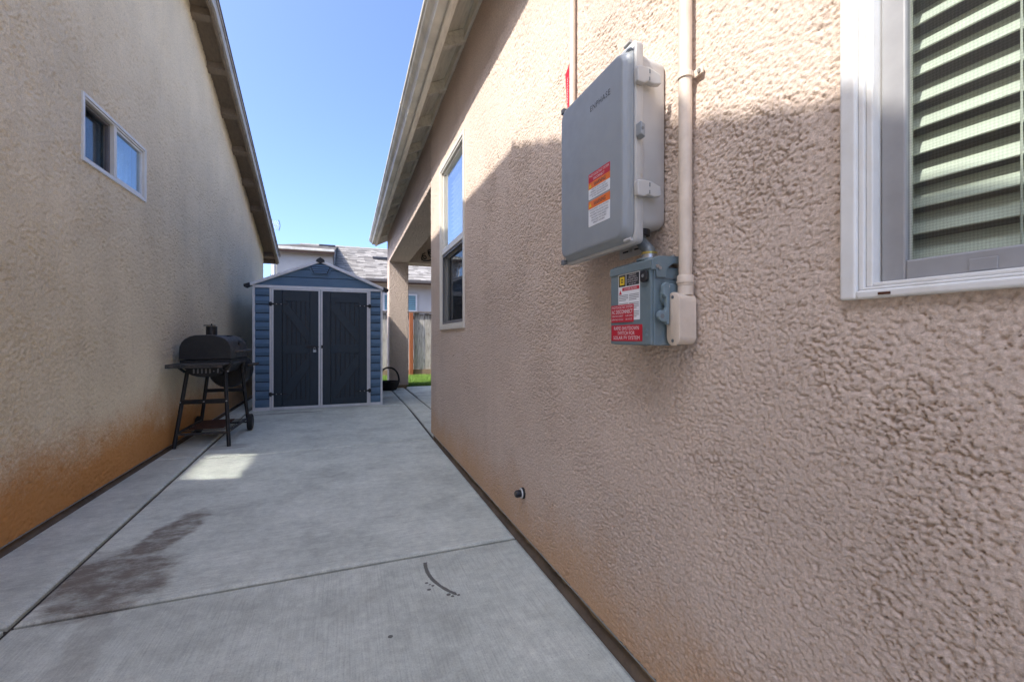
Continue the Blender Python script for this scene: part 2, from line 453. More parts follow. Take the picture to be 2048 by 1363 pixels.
def concrete():
    m, N, L, b = new_mat('broomed_concrete')
    g = N.new('ShaderNodeNewGeometry'); pos = g.outputs['Position']; oi = N.new('ShaderNodeObjectInfo')
    sx = N.new('ShaderNodeSeparateXYZ'); L.new(pos, sx.inputs[0]); X, Y = sx.outputs['X'], sx.outputs['Y']
    n1 = noise(N, L, pos, 2.4, 10, 0.72)
    r1 = ramp(N, [(0.34, (0.52, 0.54, 0.465)), (0.5, (0.66, 0.685, 0.59)), (0.66, (0.77, 0.79, 0.685))])
    L.new(n1.outputs['Fac'], r1.inputs['Fac'])
    n2 = noise(N, L, pos, 22, 9, 0.78, (0.9, 1.0, 1))
    r2 = ramp(N, [(0.3, 0.80), (0.7, 1.12)]); L.new(n2.outputs['Fac'], r2.inputs['Fac'])
    cc = mixc(N, L, 1.0, r1.outputs['Color'], r2.outputs['Color'], 'MULTIPLY')
    n3 = noise(N, L, pos, 170, 5, 0.82)
    r3 = ramp(N, [(0.30, 0.62), (0.5, 1.0), (0.75, 1.18)]); L.new(n3.outputs['Fac'], r3.inputs['Fac'])
    cc = mixc(N, L, 0.7, cc, mixc(N, L, 1.0, cc, r3.outputs['Color'], 'MULTIPLY'))
    bl = noise(N, L, pos, 10, 4, 0.65, (18, 0.5, 1))
    bl2 = noise(N, L, pos, 10, 4, 0.65, (0.5, 14, 1))
    near = math_(N, L, 'LESS_THAN', Y, 2.07)
    hb = N.new('ShaderNodeMix'); hb.data_type = 'FLOAT'
    L.new(near, hb.inputs[0]); L.new(bl2.outputs['Fac'], hb.inputs[2]); L.new(bl.outputs['Fac'], hb.inputs[3])
    rb_ = ramp(N, [(0.33, 0.86), (0.5, 1.0), (0.67, 1.06)]); L.new(hb.outputs[0], rb_.inputs['Fac'])
    cc = mixc(N, L, 1.0, cc, rb_.outputs['Color'], 'MULTIPLY')
    # per slab tone
    rt = ramp(N, [(0, 0.92), (1, 1.05)]); L.new(oi.outputs['Random'], rt.inputs['Fac'])
    cc = mixc(N, L, 1.0, cc, rt.outputs['Color'], 'MULTIPLY')
    # scattered dark specks and pitting
    vor = N.new('ShaderNodeTexVoronoi'); vor.inputs['Scale'].default_value = 38
    L.new(pos, vor.inputs['Vector'])
    rv = ramp(N, [(0.0, 0.8), (0.10, 0.0)]); L.new(vor.outputs['Distance'], rv.inputs['Fac'])
    nsp = noise(N, L, pos, 2.4, 2, 0.5); rsp = ramp(N, [(0.44, 0.0), (0.60, 1.0)]); L.new(nsp.outputs['Fac'], rsp.inputs['Fac'])
    sp = math_(N, L, 'MULTIPLY', rv.outputs['Color'], rsp.outputs['Color'])
    cc = mixc(N, L, sp, cc, (0.09, 0.085, 0.08))
    # pale scuffs and brownish smudges
    n5 = noise(N, L, pos, 5.5, 5, 0.75, (0.35, 1.1, 1)); r5 = ramp(N, [(0.60, 0.0), (0.74, 0.35)]); L.new(n5.outputs['Fac'], r5.inputs['Fac'])
    cc = mixc(N, L, r5.outputs['Color'], cc, (0.23, 0.195, 0.165))

    def ell(cx, cy_, ax, ay, rot, edge=0.35, wob=0.55):
        """soft ellipse with a ragged rim, 1 inside"""
        c, s = math.cos(rot), math.sin(rot)
        dx = math_(N, L, 'SUBTRACT', X, cx); dy = math_(N, L, 'SUBTRACT', Y, cy_)
        u = math_(N, L, 'ADD', math_(N, L, 'MULTIPLY', dx, c / ax), math_(N, L, 'MULTIPLY', dy, s / ax))
        v = math_(N, L, 'ADD', math_(N, L, 'MULTIPLY', dx, -s / ay), math_(N, L, 'MULTIPLY', dy, c / ay))
        d = math_(N, L, 'SQRT', math_(N, L, 'ADD', math_(N, L, 'MULTIPLY', u, u), math_(N, L, 'MULTIPLY', v, v)))
        d = math_(N, L, 'ADD', d, math_(N, L, 'MULTIPLY', math_(N, L, 'SUBTRACT', rag, 0.5), wob * 2))
        mr = N.new('ShaderNodeMapRange'); mr.interpolation_type = 'SMOOTHSTEP'
        mr.inputs['From Min'].default_value = 1 - edge; mr.inputs['From Max'].default_value = 1.0
        mr.inputs['To Min'].default_value = 1; mr.inputs['To Max'].default_value = 0
        L.new(d, mr.inputs['Value'])
        return mr.outputs[0]
    nr = noise(N, L, pos, 6.5, 7, 0.68, (0.8, 1.5, 1)); rag = nr.outputs['Fac']
    # the old wet/soil stain beside the long joint, and its run-off towards the viewer
    st = ell(-0.92, 2.31, 0.25, 0.36, 0.25)
    st = math_(N, L, 'MAXIMUM', st, ell(-0.85, 2.74, 0.115, 0.38, -0.20))
    st = math_(N, L, 'MAXIMUM', st, math_(N, L, 'MULTIPLY', ell(-0.80, 1.85, 0.07, 0.36, 0.18), 0.28))
    st = math_(N, L, 'MAXIMUM', st, math_(N, L, 'MULTIPLY', ell(-1.02, 4.75, 0.22, 0.12, 0.1), 0.5))
    st = math_(N, L, 'MAXIMUM', st, math_(N, L, 'MULTIPLY', ell(-0.75, 6.62, 0.5, 0.07, 0.05), 0.6))
    blot = ramp(N, [(0.36, 0.35), (0.56, 1.0)]); nb = noise(N, L, pos, 9, 9, 0.78, (0.8, 1.25, 1)); L.new(nb.outputs['Fac'], blot.inputs['Fac'])
    st = math_(N, L, 'MULTIPLY', st, blot.outputs['Color'])
    edge = math_(N, L, 'ADD', X, math_(N, L, 'MULTIPLY', Y, 0.034))       # the long joint stops it
    st = math_(N, L, 'MULTIPLY', st, math_(N, L, 'GREATER_THAN', edge, -1.03))
    cc = mixc(N, L, math_(N, L, 'MULTIPLY', st, 0.88), cc, (0.165, 0.13, 0.10))
    # crescent of a wet bucket ring with drips
    rag_keep = rag
    dx = math_(N, L, 'SUBTRACT', X, 0.69); dy = math_(N, L, 'SUBTRACT', Y, 1.935)
    rr = math_(N, L, 'SQRT', math_(N, L, 'ADD', math_(N, L, 'MULTIPLY', dx, dx), math_(N, L, 'MULTIPLY', dy, dy)))
    band = math_(N, L, 'ABSOLUTE', math_(N, L, 'SUBTRACT', rr, 0.366))
    nw = noise(N, L, pos, 30, 3, 0.6)
    band = math_(N, L, 'ADD', band, math_(N, L, 'MULTIPLY', math_(N, L, 'SUBTRACT', nw.outputs['Fac'], 0.5), 0.006))
    mr = N.new('ShaderNodeMapRange'); mr.inputs['From Min'].default_value = 0.0065; mr.inputs['From Max'].default_value = 0.0095
    mr.inputs['To Min'].default_value = 1; mr.inputs['To Max'].default_value = 0; L.new(band, mr.inputs['Value'])
    half = math_(N, L, 'MULTIPLY', math_(N, L, 'LESS_THAN', X, 0.405), math_(N, L, 'LESS_THAN', math_(N, L, 'ABSOLUTE', math_(N, L, 'SUBTRACT', Y, 1.85)), 0.148))
    arc = math_(N, L, 'MULTIPLY', mr.outputs[0], half)
    for (cx, cy_, r_) in ((0.307, 1.828, 0.007), (0.308, 1.777, 0.008), (0.328, 1.80, 0.006), (0.374, 1.716, 0.009), (0.386, 1.70, 0.007), (0.410, 1.70, 0.006), (0.318, 1.812, 0.004), (0.138, 1.542, 0.008)):
        ddx = math_(N, L, 'SUBTRACT', X, cx); ddy = math_(N, L, 'SUBTRACT', Y, cy_)
        dd = math_(N, L, 'SQRT', math_(N, L, 'ADD', math_(N, L, 'MULTIPLY', ddx, ddx), math_(N, L, 'MULTIPLY', ddy, ddy)))
        dd = math_(N, L, 'ADD', dd, math_(N, L, 'MULTIPLY', math_(N, L, 'SUBTRACT', nw.outputs['Fac'], 0.5), 0.006))
        arc = math_(N, L, 'MAXIMUM', arc, math_(N, L, 'LESS_THAN', dd, r_))
    cc = mixc(N, L, math_(N, L, 'MULTIPLY', arc, 0.85), cc, (0.085, 0.078, 0.066))
    L.new(cc, b.inputs['Base Color'])
    b.inputs['Roughness'].default_value = 0.82
    b.inputs['Specular IOR Level'].default_value = 0.35
    # broom lines run along the alley on the near slab, across it farther on
    hh = math_(N, L, 'ADD', math_(N, L, 'MULTIPLY', hb.outputs[0], 0.55), math_(N, L, 'MULTIPLY', n3.outputs['Fac'], 0.5))
    hh = math_(N, L, 'ADD', hh, math_(N, L, 'MULTIPLY', n2.outputs['Fac'], 0.8))
    bp = N.new('ShaderNodeBump'); bp.inputs['Strength'].default_value = 0.55; bp.inputs['Distance'].default_value = 0.004
    L.new(hh, bp.inputs['Height']); L.new(bp.outputs['Normal'], b.inputs['Normal'])
    return m
M['concrete'] = concrete()
M['joint'] = simple('joint_dirt', (0.055, 0.045, 0.035), 0.95, var=0.4, vscale=30, bump=0.6, bscale=200)

def grass_mat():
    m, N, L, b = new_mat('lawn_grass')
    oi = N.new('ShaderNodeNewGeometry')
    r = ramp(N, [(0.0, (0.09, 0.17, 0.025)), (0.5, (0.16, 0.29, 0.04)), (1.0, (0.26, 0.40, 0.07))])
    L.new(oi.outputs['Random Per Island'], r.inputs['Fac']); L.new(r.outputs['Color'], b.inputs['Base Color'])
    b.inputs['Roughness'].default_value = 0.6
    return m
M['grass'] = grass_mat()

# ------------------------------------------------------------------ relief of the hand-thrown stucco
_tab = np.random.RandomState(11).rand(4096) * 2 * np.pi
_gx, _gy = np.cos(_tab), np.sin(_tab)
def gnoise(x, y, seed=0):
    ix = np.floor(x).astype(np.int64); iy = np.floor(y).astype(np.int64)
    fx = x - ix; fy = y - iy
    def g(i, j, dx, dy):
        h = ((i * 73856093) ^ (j * 19349663) ^ (seed * 83492791)) & 0x7fffffff
        h = ((h ^ (h >> 13)) * 1274126177 & 0x7fffffff); h = (h ^ (h >> 16)) & 4095
        return _gx[h] * dx + _gy[h] * dy
    u = fx * fx * fx * (fx * (fx * 6 - 15) + 10); v = fy * fy * fy * (fy * (fy * 6 - 15) + 10)
    a = g(ix, iy, fx, fy); b = g(ix + 1, iy, fx - 1, fy); c = g(ix, iy + 1, fx, fy - 1); d = g(ix + 1, iy + 1, fx - 1, fy - 1)
    return (a + u * (b - a)) + v * ((c + u * (d - c)) - (a + u * (b - a)))

def lumps(x, y, seed):
    """blobs of random size thrown at the wall: the highest one wins at each point"""
    ix = np.floor(x).astype(np.int64); iy = np.floor(y).astype(np.int64)
    best = np.zeros_like(x)
    for di in (-1, 0, 1):
        for dj in (-1, 0, 1):
            i, j = ix + di, iy + dj
            h = ((i * 73856093) ^ (j * 19349663) ^ (seed * 83492791)) & 0x7fffffff
            h = ((h ^ (h >> 13)) * 1274126177 & 0x7fffffff); h = h ^ (h >> 16)
            px = i + (h & 1023) / 1023.0; py = j + ((h >> 10) & 1023) / 1023.0
            rad = 0.42 + 0.62 * ((h >> 5) & 255) / 255.0; amp = 0.35 + 0.65 * ((h >> 15) & 255) / 255.0
            q = 1 - ((x - px) ** 2 * 0.8 + (y - py) ** 2) / rad ** 2
            np.maximum(best, amp * np.sqrt(np.clip(q, 0, 1)), out=best)
    return best

def stucco_height(y, z, seed, cell, depth):
    wy = (gnoise(y / (cell * 0.75), z / (cell * 0.75), seed + 5) + 0.6 * gnoise(y / (cell * 0.33), z / (cell * 0.33), seed + 7)) * cell * 0.55
    wz = (gnoise(y / (cell * 0.75), z / (cell * 0.75), seed + 9) + 0.6 * gnoise(y / (cell * 0.33), z / (cell * 0.33), seed + 8)) * cell * 0.55
    a = lumps((y + wy) / cell, (z + wz) / cell, seed)
    b = lumps((y + wy) / (cell * 0.47), (z + wz) / (cell * 0.47), seed + 1)
    patch = 0.85 + 1.1 * gnoise(y / 0.27, z / 0.27, seed + 3) + 0.7 * gnoise(y / 0.075, z / 0.075, seed + 2) + 0.5 * gnoise(y / 1.1, z / 1.1, seed + 12)   # smoother and rougher passes
    fine = gnoise(y / 0.006, z / 0.006, seed + 4) * 0.14
    swell = gnoise(y / 0.9, z / 0.9, seed + 6) * 0.004
    return depth * (np.clip(patch, 0.62, 1.3) * (np.clip(0.68 * a + 0.36 * b, 0.12, 0.64) / 0.52 - 1.2) + fine) + swell

def stucco_wall(name, mat, parent, ys, zs, x, sign, seed, cell, depth, keep):
    """a displaced sheet in the plane X = x, relief towards sign; keep(y, z) masks openings"""
    Yg, Zg = np.meshgrid(ys, zs)
    h = stucco_height(Yg, Zg, seed, cell, depth)
    co = np.stack([x + sign * h, Yg, Zg], -1).reshape(-1, 3) - np.array(ORI[parent.name])
    nr, nc = Yg.shape
    i = np.arange(nr - 1)[:, None] * nc + np.arange(nc - 1)[None, :]
    quads = np.stack([i, i + 1, i + nc + 1, i + nc], -1)
    yc = (ys[:-1] + ys[1:]) / 2; zc = (zs[:-1] + zs[1:]) / 2
    Yc, Zc = np.meshgrid(yc, zc)
    quads = quads[keep(Yc, Zc)]
    if sign < 0: quads = quads[:, ::-1]
    used = np.zeros(len(co), bool); used[quads.ravel()] = True
    remap = np.cumsum(used) - 1
    co = co[used]; quads = remap[quads]
    if sign > 0: pass
    me = bpy.data.meshes.new(name)
    me.vertices.add(len(co)); me.vertices.foreach_set('co', co.astype(np.float32).ravel())
    me.loops.add(quads.size); me.loops.foreach_set('vertex_index', quads.astype(np.int32).ravel())
    me.polygons.add(len(quads)); me.polygons.foreach_set('loop_start', (np.arange(len(quads)) * 4).astype(np.int32))
    me.polygons.foreach_set('use_smooth', np.ones(len(quads), bool))
    me.update(calc_edges=True); me.validate()
    me.materials.append(mat)
    o = bpy.data.objects.new(name, me); col.objects.link(o); o.parent = parent
    ORI[o.name] = ORI[parent.name]
    return o

# ------------------------------------------------------------------ ground, pavement, lawn
g = MB(); g.add([(-400, -400, -0.16), (400, -400, -0.16), (400, 400, -0.16), (-400, 400, -0.16)], [(0, 1, 2, 3)])
tag(g.build('ground', M['soil']), kind='structure')

pave = MB().box(-1.53, 6.0, -4.0, 9.42, -0.13, -0.022).build('pavement', M['joint'], kind='structure')
def jx(y): return -1.10 - 0.034 * (y - 2.08)          # the long joint runs a little askew
def t1(x): return 2.052 + 0.021 * (x + 1.1)
def t2(x): return 4.355 + 0.04 * (x + 1.19)
G = 0.0105
def slab(c):
    """c: four corners counter-clockwise; each slab has worn, rounded edges and stands apart from its neighbours"""
    cx = sum(p[0] for p in c) / 4; cy_ = sum(p[1] for p in c) / 4
    ins = []
    for k, p in enumerate(c):
        a = Vector(c[k - 1]) - Vector(p); b = Vector(c[(k + 1) % 4]) - Vector(p)
        a.normalize(); b.normalize()
        ins.append(Vector(p) + (a + b) * G)
    def ring(inset, z):
        out = []
        for k, p in enumerate(ins):
            a = (ins[k - 1] - p).normalized(); b = (ins[(k + 1) % 4] - p).normalized()
            q = p + (a + b) * inset
            out.append((q.x, q.y, z))
        return out
    m = MB(); m.loft([ring(0, -0.10), ring(0, -0.010), ring(0.005, -0.005), ring(0.016, 0.0)])
    return m.build('slab', M['concrete'], pave)
LX = -1.497; RX = 0.808
slab([(LX, -3.9), (jx(-3.9), -3.9), (jx(2.06), 2.06), (LX, 2.06)])
slab([(LX, 2.06), (jx(2.06), 2.06), (jx(4.45), 4.45), (LX, 4.45)])
slab([(LX, 4.45), (jx(4.45), 4.45), (jx(6.78), 6.78), (LX, 6.78)])
slab([(LX, 6.78), (jx(6.78), 6.78), (jx(9.4), 9.4), (LX, 9.4)])
slab([(jx(-3.9), -3.9), (RX, -3.9), (RX, t1(RX)), (jx(2.05), t1(-1.1))])
slab([(jx(2.05), t1(-1.1)), (RX, t1(RX)), (RX + 0.01, t2(RX)), (jx(4.36), t2(-1.18))])
slab([(jx(4.36), t2(-1.18)), (RX + 0.01, t2(RX)), (0.845, 6.80), (jx(6.77), 6.77)])
slab([(jx(6.77), 6.77), (0.845, 6.80), (0.83, 7.72), (jx(7.68), 7.68)])
slab([(jx(7.68), 7.68), (0.83, 7.72), (0.815, 9.4), (jx(9.4), 9.4)])
slab([(0.825, 4.52), (1.14, 4.52), (1.135, 6.10), (0.845, 6.10)])
slab([(0.845, 6.10), (1.135, 6.10), (1.12, 7.68), (0.83, 7.70)])
slab([(0.83, 7.70), (1.12, 7.68), (1.10, 9.4), (0.815, 9.4)])
for (ya, yb) in ((4.52, 6.1), (6.1, 7.68), (7.68, 9.4)):
    slab([(1.135, ya), (2.6, ya), (2.6, yb), (1.125, yb)])
    slab([(2.6, ya), (4.4, ya), (4.4, yb), (2.6, yb)])

tag(MB().box(-9, 14, 9.42, 16.4, -0.15, -0.012).build('lawn_soil', M['soil']), kind='structure')
def grass():
    r = random.Random(3); v = []; f = []
    def blade(x, y):
        h = r.uniform(0.03, 0.075); w = r.uniform(0.0025, 0.005); a = r.uniform(0, 6.28); t = r.uniform(0.0, 0.03)
        dx, dy = math.cos(a) * w, math.sin(a) * w; lx, ly = math.cos(a + 1.57) * t, math.sin(a + 1.57) * t
        b = len(v); v.extend([(x - dx, y - dy, -0.02), (x + dx, y + dy, -0.02), (x + lx, y + ly, h)]); f.append((b, b + 1, b + 2))
    for _ in range(70000):
        y = 9.44 + 2.48 * r.random() ** 1.1; x = r.uniform(0.35, 3.2)
        blade(x, y)
    for _ in range(14000):
        blade(r.uniform(-5, 9), r.uniform(9.44, 11.95))
    m = MB(); m.v = v; m.f = f
    me = bpy.data.meshes.new('lawn'); me.from_pydata(v, [], f); me.materials.append(M['grass'])
    o = bpy.data.objects.new('lawn', me); col.objects.link(o)
    tag(o, 'short sunlit green lawn grass between the patio and the fence', 'grass', kind='stuff')
grass()
#@@HOUSES@@
# ------------------------------------------------------------------ windows
def ring_x(m, x0, x1, y0, y1, z0, z1, wy, wz0, wz1=None):
    """four bars of a frame lying in a plane of constant X"""
    wz1 = wz0 if wz1 is None else wz1
    m.box(x0, x1, y0, y0 + wy, z0, z1); m.box(x0, x1, y1 - wy, y1, z0, z1)
    m.box(x0, x1, y0 + wy, y1 - wy, z0, z0 + wz0); m.box(x0, x1, y0 + wy, y1 - wy, z1 - wz1, z1)
    return m

def sheet(x, y0, y1, z0, z1):
    return MB().add([(x, y0, z0), (x, y1, z0), (x, y1, z1), (x, y0, z1)], [(0, 1, 2, 3)])

def room(parent, x0, x1, y0, y1, z0, z1, name='room_wall'):
    m = MB()
    P = [(x0, y0, z0), (x1, y0, z0), (x1, y1, z0), (x0, y1, z0), (x0, y0, z1), (x1, y0, z1), (x1, y1, z1), (x0, y1, z1)]
    m.add(P, [(0, 1, 2, 3), (4, 5, 6, 7), (0, 1, 5, 4), (3, 2, 6, 7), (1, 2, 6, 5)])
    return m.build(name, M['room'], parent)

# ------------------------------------------------------------------ the house on the right
rh = thing('stucco_house', 'pinkish tan stucco house with cream eaves along the right of the path', 'house', (0.8, 4.5, 0))
NW = (-0.95, 0.5165, 1.064, 2.32)        # near window: y0, y1, z0, z1
TW = (3.122, 4.0, 1.074, 2.512)         # tall window
def grade(a, b, s0, k):
    out = [a]
    while out[-1] < b: out.append(out[-1] + s0 + k * max(0, out[-1] - a))
    out[-1] = b
    return out
ys = np.array(list(np.linspace(-3.9, -0.93, 40)) + list(np.linspace(-0.9, 0.18, 40)) + grade(0.2, 4.497, 0.0024, 0.0017))
zs = np.array(list(np.arange(0.056, 2.05, 0.0026)) + list(np.arange(2.05, 3.121, 0.0055)))
def keep_r(y, z):
    a = (y > NW[0] + 0.03) & (y < NW[1] - 0.016) & (z > NW[2] + 0.010) & (z < NW[3] - 0.014)
    b = (y > TW[0] + 0.025) & (y < TW[1] - 0.025) & (z > TW[2] + 0.025) & (z < TW[3] - 0.025)
    return ~(a | b)
stucco_wall('wall', M['stucco_r'], rh, ys, zs, 0.80, -1, 1, 0.0062, 0.0056, keep_r)
MB().box(0.824, 4.4, -3.9, 4.49, -0.12, 0.075).build('foundation', M['foundation'], rh)
MB().box(0.8005, 0.826, -3.9, 4.49, 0.050, 0.0555).build('weep_screed', M['zinc'], rh)
MB().box(0.812, 4.4, 4.36, 4.498, 0.06, 3.2).build('return_wall', M['stucco_r_bump'], rh, bevel=0.008)
MB().box(4.3, 4.5, 4.5, 9.2, -0.1, 3.12).box(8.9, 9.05, -3.9, 9.6, -0.1, 3.2).box(0.83, 9.0, -4.0, -3.9, -0.1, 3.2).build('outer_wall', M['stucco_r_bump'], rh)
MB().box(0.799, 1.18, 4.502, 9.6, 2.53, 3.12).build('patio_beam', M['stucco_r_bump'], rh, bevel=0.012)
MB().box(0.797, 1.18, 9.2, 9.6, 0.055, 2.531).build('pillar', M['stucco_r_bump'], rh, bevel=0.012, seg=3)
MB().box(0.83, 1.15, 9.23, 9.57, -0.12, 0.06).build('pillar_base', M['foundation'], rh)
MB().prism([(1.182, 2.535), (8.9, 2.535), (8.9, 3.3), (5.0, 5.29), (1.182, 3.38)], 'y', 9.205, 9.598).build('rear_beam', M['stucco_r_bump'], rh, bevel=0.010)
MB().box(1.18, 4.3, 4.5, 9.2, 3.10, 3.12).build('patio_ceiling', M['stucco_r_bump'], rh)
def rz(x): return 3.118 + 0.5 * (x - 0.6)
MB().prism([(0.602, rz(0.602)), (5.0, rz(5.0)), (9.4, rz(0.6)), (9.4, rz(0.6) + 0.02), (5.0, rz(5.0) + 0.02), (0.602, rz(0.602) + 0.02)], 'y', -4.2, 9.752).build('roof_sheathing', M['trim_r'], rh)
MB().prism([(0.53, rz(0.53) + 0.022), (5.0, rz(5.0) + 0.022), (9.5, rz(0.5) + 0.022), (9.5, rz(0.5) + 0.05), (5.0, rz(5.0) + 0.05), (0.53, rz(0.53) + 0.05)], 'y', -4.25, 9.80).build('roof', M['shingle_far'], rh)
MB().box(0.56, 0.60, -4.2, 9.752, 2.93, 3.112).build('fascia', M['trim_r'], rh, bevel=0.002)
MB().prism([(0.56, 2.93), (0.56, 3.105), (5.0, 5.32), (5.0, 5.14)], 'y', 9.754, 9.79).build('barge_board', M['trim_r'], rh)
prof = [(0.558, 3.080), (0.558, 2.958), (0.502, 2.958), (0.496, 2.975), (0.486, 2.992), (0.468, 3.004), (0.456, 3.016), (0.450, 3.032), (0.441, 3.036), (0.438, 3.050), (0.444, 3.058)]
inn = [(x + 0.0035, z + 0.0035) for x, z in prof]
inn[0] = (0.5545, 3.080); inn[1] = (0.5545, 2.9615); inn[-1] = (0.4475, 3.056)
gm = MB().prism(prof + inn[::-1], 'y', -4.2, 9.76)
gut = gm.build('gutter', M['gutter'], rh)
MB().prism(prof, 'y', 9.7605, 9.764).build('end_cap', M['gutter'], gut)
for yj in (0.9, 3.95, 7.0):
    MB().prism([(x - 0.0022, z - (0.0022 if i < 4 else 0)) for i, (x, z) in enumerate(prof[1:-1])] + [(x + 0.001, z + 0.001) for x, z in prof[1:-1]][::-1], 'y', yj, yj + 0.035).build('gutter_seam', M['gutter'], gut)
raf = [-2.43, -1.82, -1.21, -0.6, 0.01, 0.62, 1.24, 1.85, 2.47, 3.09, 3.75, 4.38, 5.02, 5.29, 5.94, 6.52, 7.14, 7.75, 8.33, 8.92, 9.42]
rm = None
for i, y in enumerate(raf):
    if rm is None:
        o = MB().prism([(0.602, 3.022), (0.83, 3.132), (0.83, 3.230), (0.602, 3.116)], 'y', y, y + 0.042).build('rafter_tail', M['trim_r'], rh, bevel=0.002)
        rm = o; ry = y
    else:
        o = rm.copy(); col.objects.link(o); o.parent = rh; o.location = (0, y - ry, 0)
    if i + 1 < len(raf):
        MB().box(0.783, 0.806, y + 0.0435, raf[i + 1] - 0.0015, 3.124, rz(0.783) - 0.003).build('frieze_block', M['trim_r'], rh)

def slat_blind(name, label, x, y0, y1, z0, z1, pitch, wid, tilt, mat, cords, parent=None):
    t = thing(name, label, 'blind', (x, (y0 + y1) / 2, z0))
    a = math.radians(tilt); n = int((z1 - z0) / pitch)
    hx = math.cos(a) * wid / 2; hz = math.sin(a) * wid / 2
    first = None
    for k in range(n):
        zc_ = z0 + pitch * (k + 0.5)
        if first is None:
            m = MB(); nn = 5; top = []; bot = []
            for q in range(nn):
                s = q / (nn - 1) * 2 - 1
                crown = 0.0016 * (1 - s * s)
                px, pz = x + s * hx - math.sin(a) * crown, zc_ + s * hz + math.cos(a) * crown
                top.append((px, pz)); bot.append((px + math.sin(a) * 0.0025, pz - math.cos(a) * 0.0025))
            m.prism(top + bot[::-1], 'y', y0, y1)
            first = m.build('slat', mat, t); fz = zc_
        else:
            o = first.copy(); col.objects.link(o); o.parent = t
            o.location = (0, rng.uniform(-0.0015, 0.0015), zc_ - fz); o.rotation_euler = (rng.uniform(-0.004, 0.004), rng.uniform(-0.02, 0.02), 0)
    for yc in cords:
        m = MB()
        m.tube([(x - hx - 0.003, yc, z0), (x - hx - 0.003, yc, z1)], 0.0014, 6)
        m.tube([(x + hx + 0.003, yc + 0.004, z0), (x + hx + 0.003, yc + 0.004, z1)], 0.0014, 6)
        for k in range(n):
            zc_ = z0 + pitch * (k + 0.5)
            m.tube([(x - hx - 0.003, yc, zc_ - hz - 0.004), (x, yc + 0.002, zc_ - 0.004), (x + hx + 0.003, yc + 0.004, zc_ + hz - 0.002)], 0.0012, 5)
        m.build('ladder_cord', M['cord'], t)
    MB().box(x - 0.03, x + 0.03, y0, y1, z1, z1 + 0.05).build('head_rail', mat, t, bevel=0.003)
    return t

def foot_dirt(parent, x0, x1, ya, yb, zmax, seed):
    r = np.random.RandomState(seed); n = int((yb - ya) / 0.02); m = MB(); rows = []
    h = np.convolve(r.rand(n + 9), np.ones(9) / 9, 'valid'); h2 = r.rand(n + 1)
    for k in range(n + 1):
        y = ya + (yb - ya) * k / n; t = max(0.0, (h[k] - 0.38) * 3.0) * (0.6 + 0.4 * h2[k])
        rows.append([(x0, y, -0.012), (x0 + (x1 - x0) * 0.35, y, -0.006 + zmax * 0.35 * t), (x0 + (x1 - x0) * 0.7, y + 0.006 * (h2[k] - 0.5), zmax * 0.7 * t), (x1, y, zmax * (0.3 + t))])
    v = [p for rw in rows for p in rw]; f = [(k * 4 + c, k * 4 + c + 1, k * 4 + c + 5, k * 4 + c + 4) for k in range(n) for c in range(3)]
    m.add(v, f); return m.build('foot_dirt', M['soil'], parent)
foot_dirt(rh, 0.800, 0.8245, -0.5, 4.45, 0.028, 4)

# near window, cut by the right edge of the picture
w = ring_x(MB(), 0.787, 0.808, NW[0], NW[1], NW[2], NW[3], 0.0255, 0.0140).build('window', M['vinyl'], rh, bevel=0.004, seg=3, label='white framed slider window with grey insect screen beside the conduit')
ring_x(MB(), 0.794, 0.815, NW[0] + 0.026, NW[1] - 0.026, NW[2] + 0.0145, NW[3] - 0.022, 0.008, 0.0045).build('frame_step', M['vinyl'], w, bevel=0.002)
ring_x(MB(), 0.799, 0.852, NW[0] + 0.0345, NW[1] - 0.0345, NW[2] + 0.0195, NW[3] - 0.0285, 0.010, 0.0065).build('frame_track', M['vinyl'], w, bevel=0.002)
ring_x(MB(), 0.816, 0.829, NW[0] + 0.046, NW[1] - 0.0465, NW[2] + 0.0265, NW[3] - 0.04, 0.034, 0.031).build('screen_frame', M['screen_frame'], w, bevel=0.003)
MB().box(0.8135, 0.8155, 0.33, 0.36, NW[2] + 0.029, NW[2] + 0.046).build('screen_tab', M['screen_frame'], w, bevel=0.001)
sheet(0.822, NW[0] + 0.07, NW[1] - 0.0775, NW[2] + 0.0560, NW[3] - 0.07).build('insect_screen', M['screen'], w)
ring_x(MB(), 0.834, 0.850, NW[0] + 0.046, NW[1] - 0.046, NW[2] + 0.0265, NW[3] - 0.04, 0.028, 0.026).build('sash', M['vinyl_tan'], w, bevel=0.003)
MB().box(0.8415, 0.8445, NW[0] + 0.07, NW[1] - 0.0735, NW[2] + 0.050, NW[3] - 0.07).build('pane', M['glass'], w)
MB().box(0.7855, 0.7875, 0.440, 0.457, NW[2] + 0.0045, NW[2] + 0.0085).build('weep_slot', M['rust'], w)
room(rh, 0.853, 3.2, -1.3, 1.2, 0.7, 2.5)
slat_blind('window_blind', 'pale green white slat blind hanging behind the insect screen at far right', 0.905, NW[0] + 0.07, NW[1] - 0.020, 1.085, 2.29, 0.0435, 0.052, 50, M['slat'], (0.335, -0.2, -0.7))

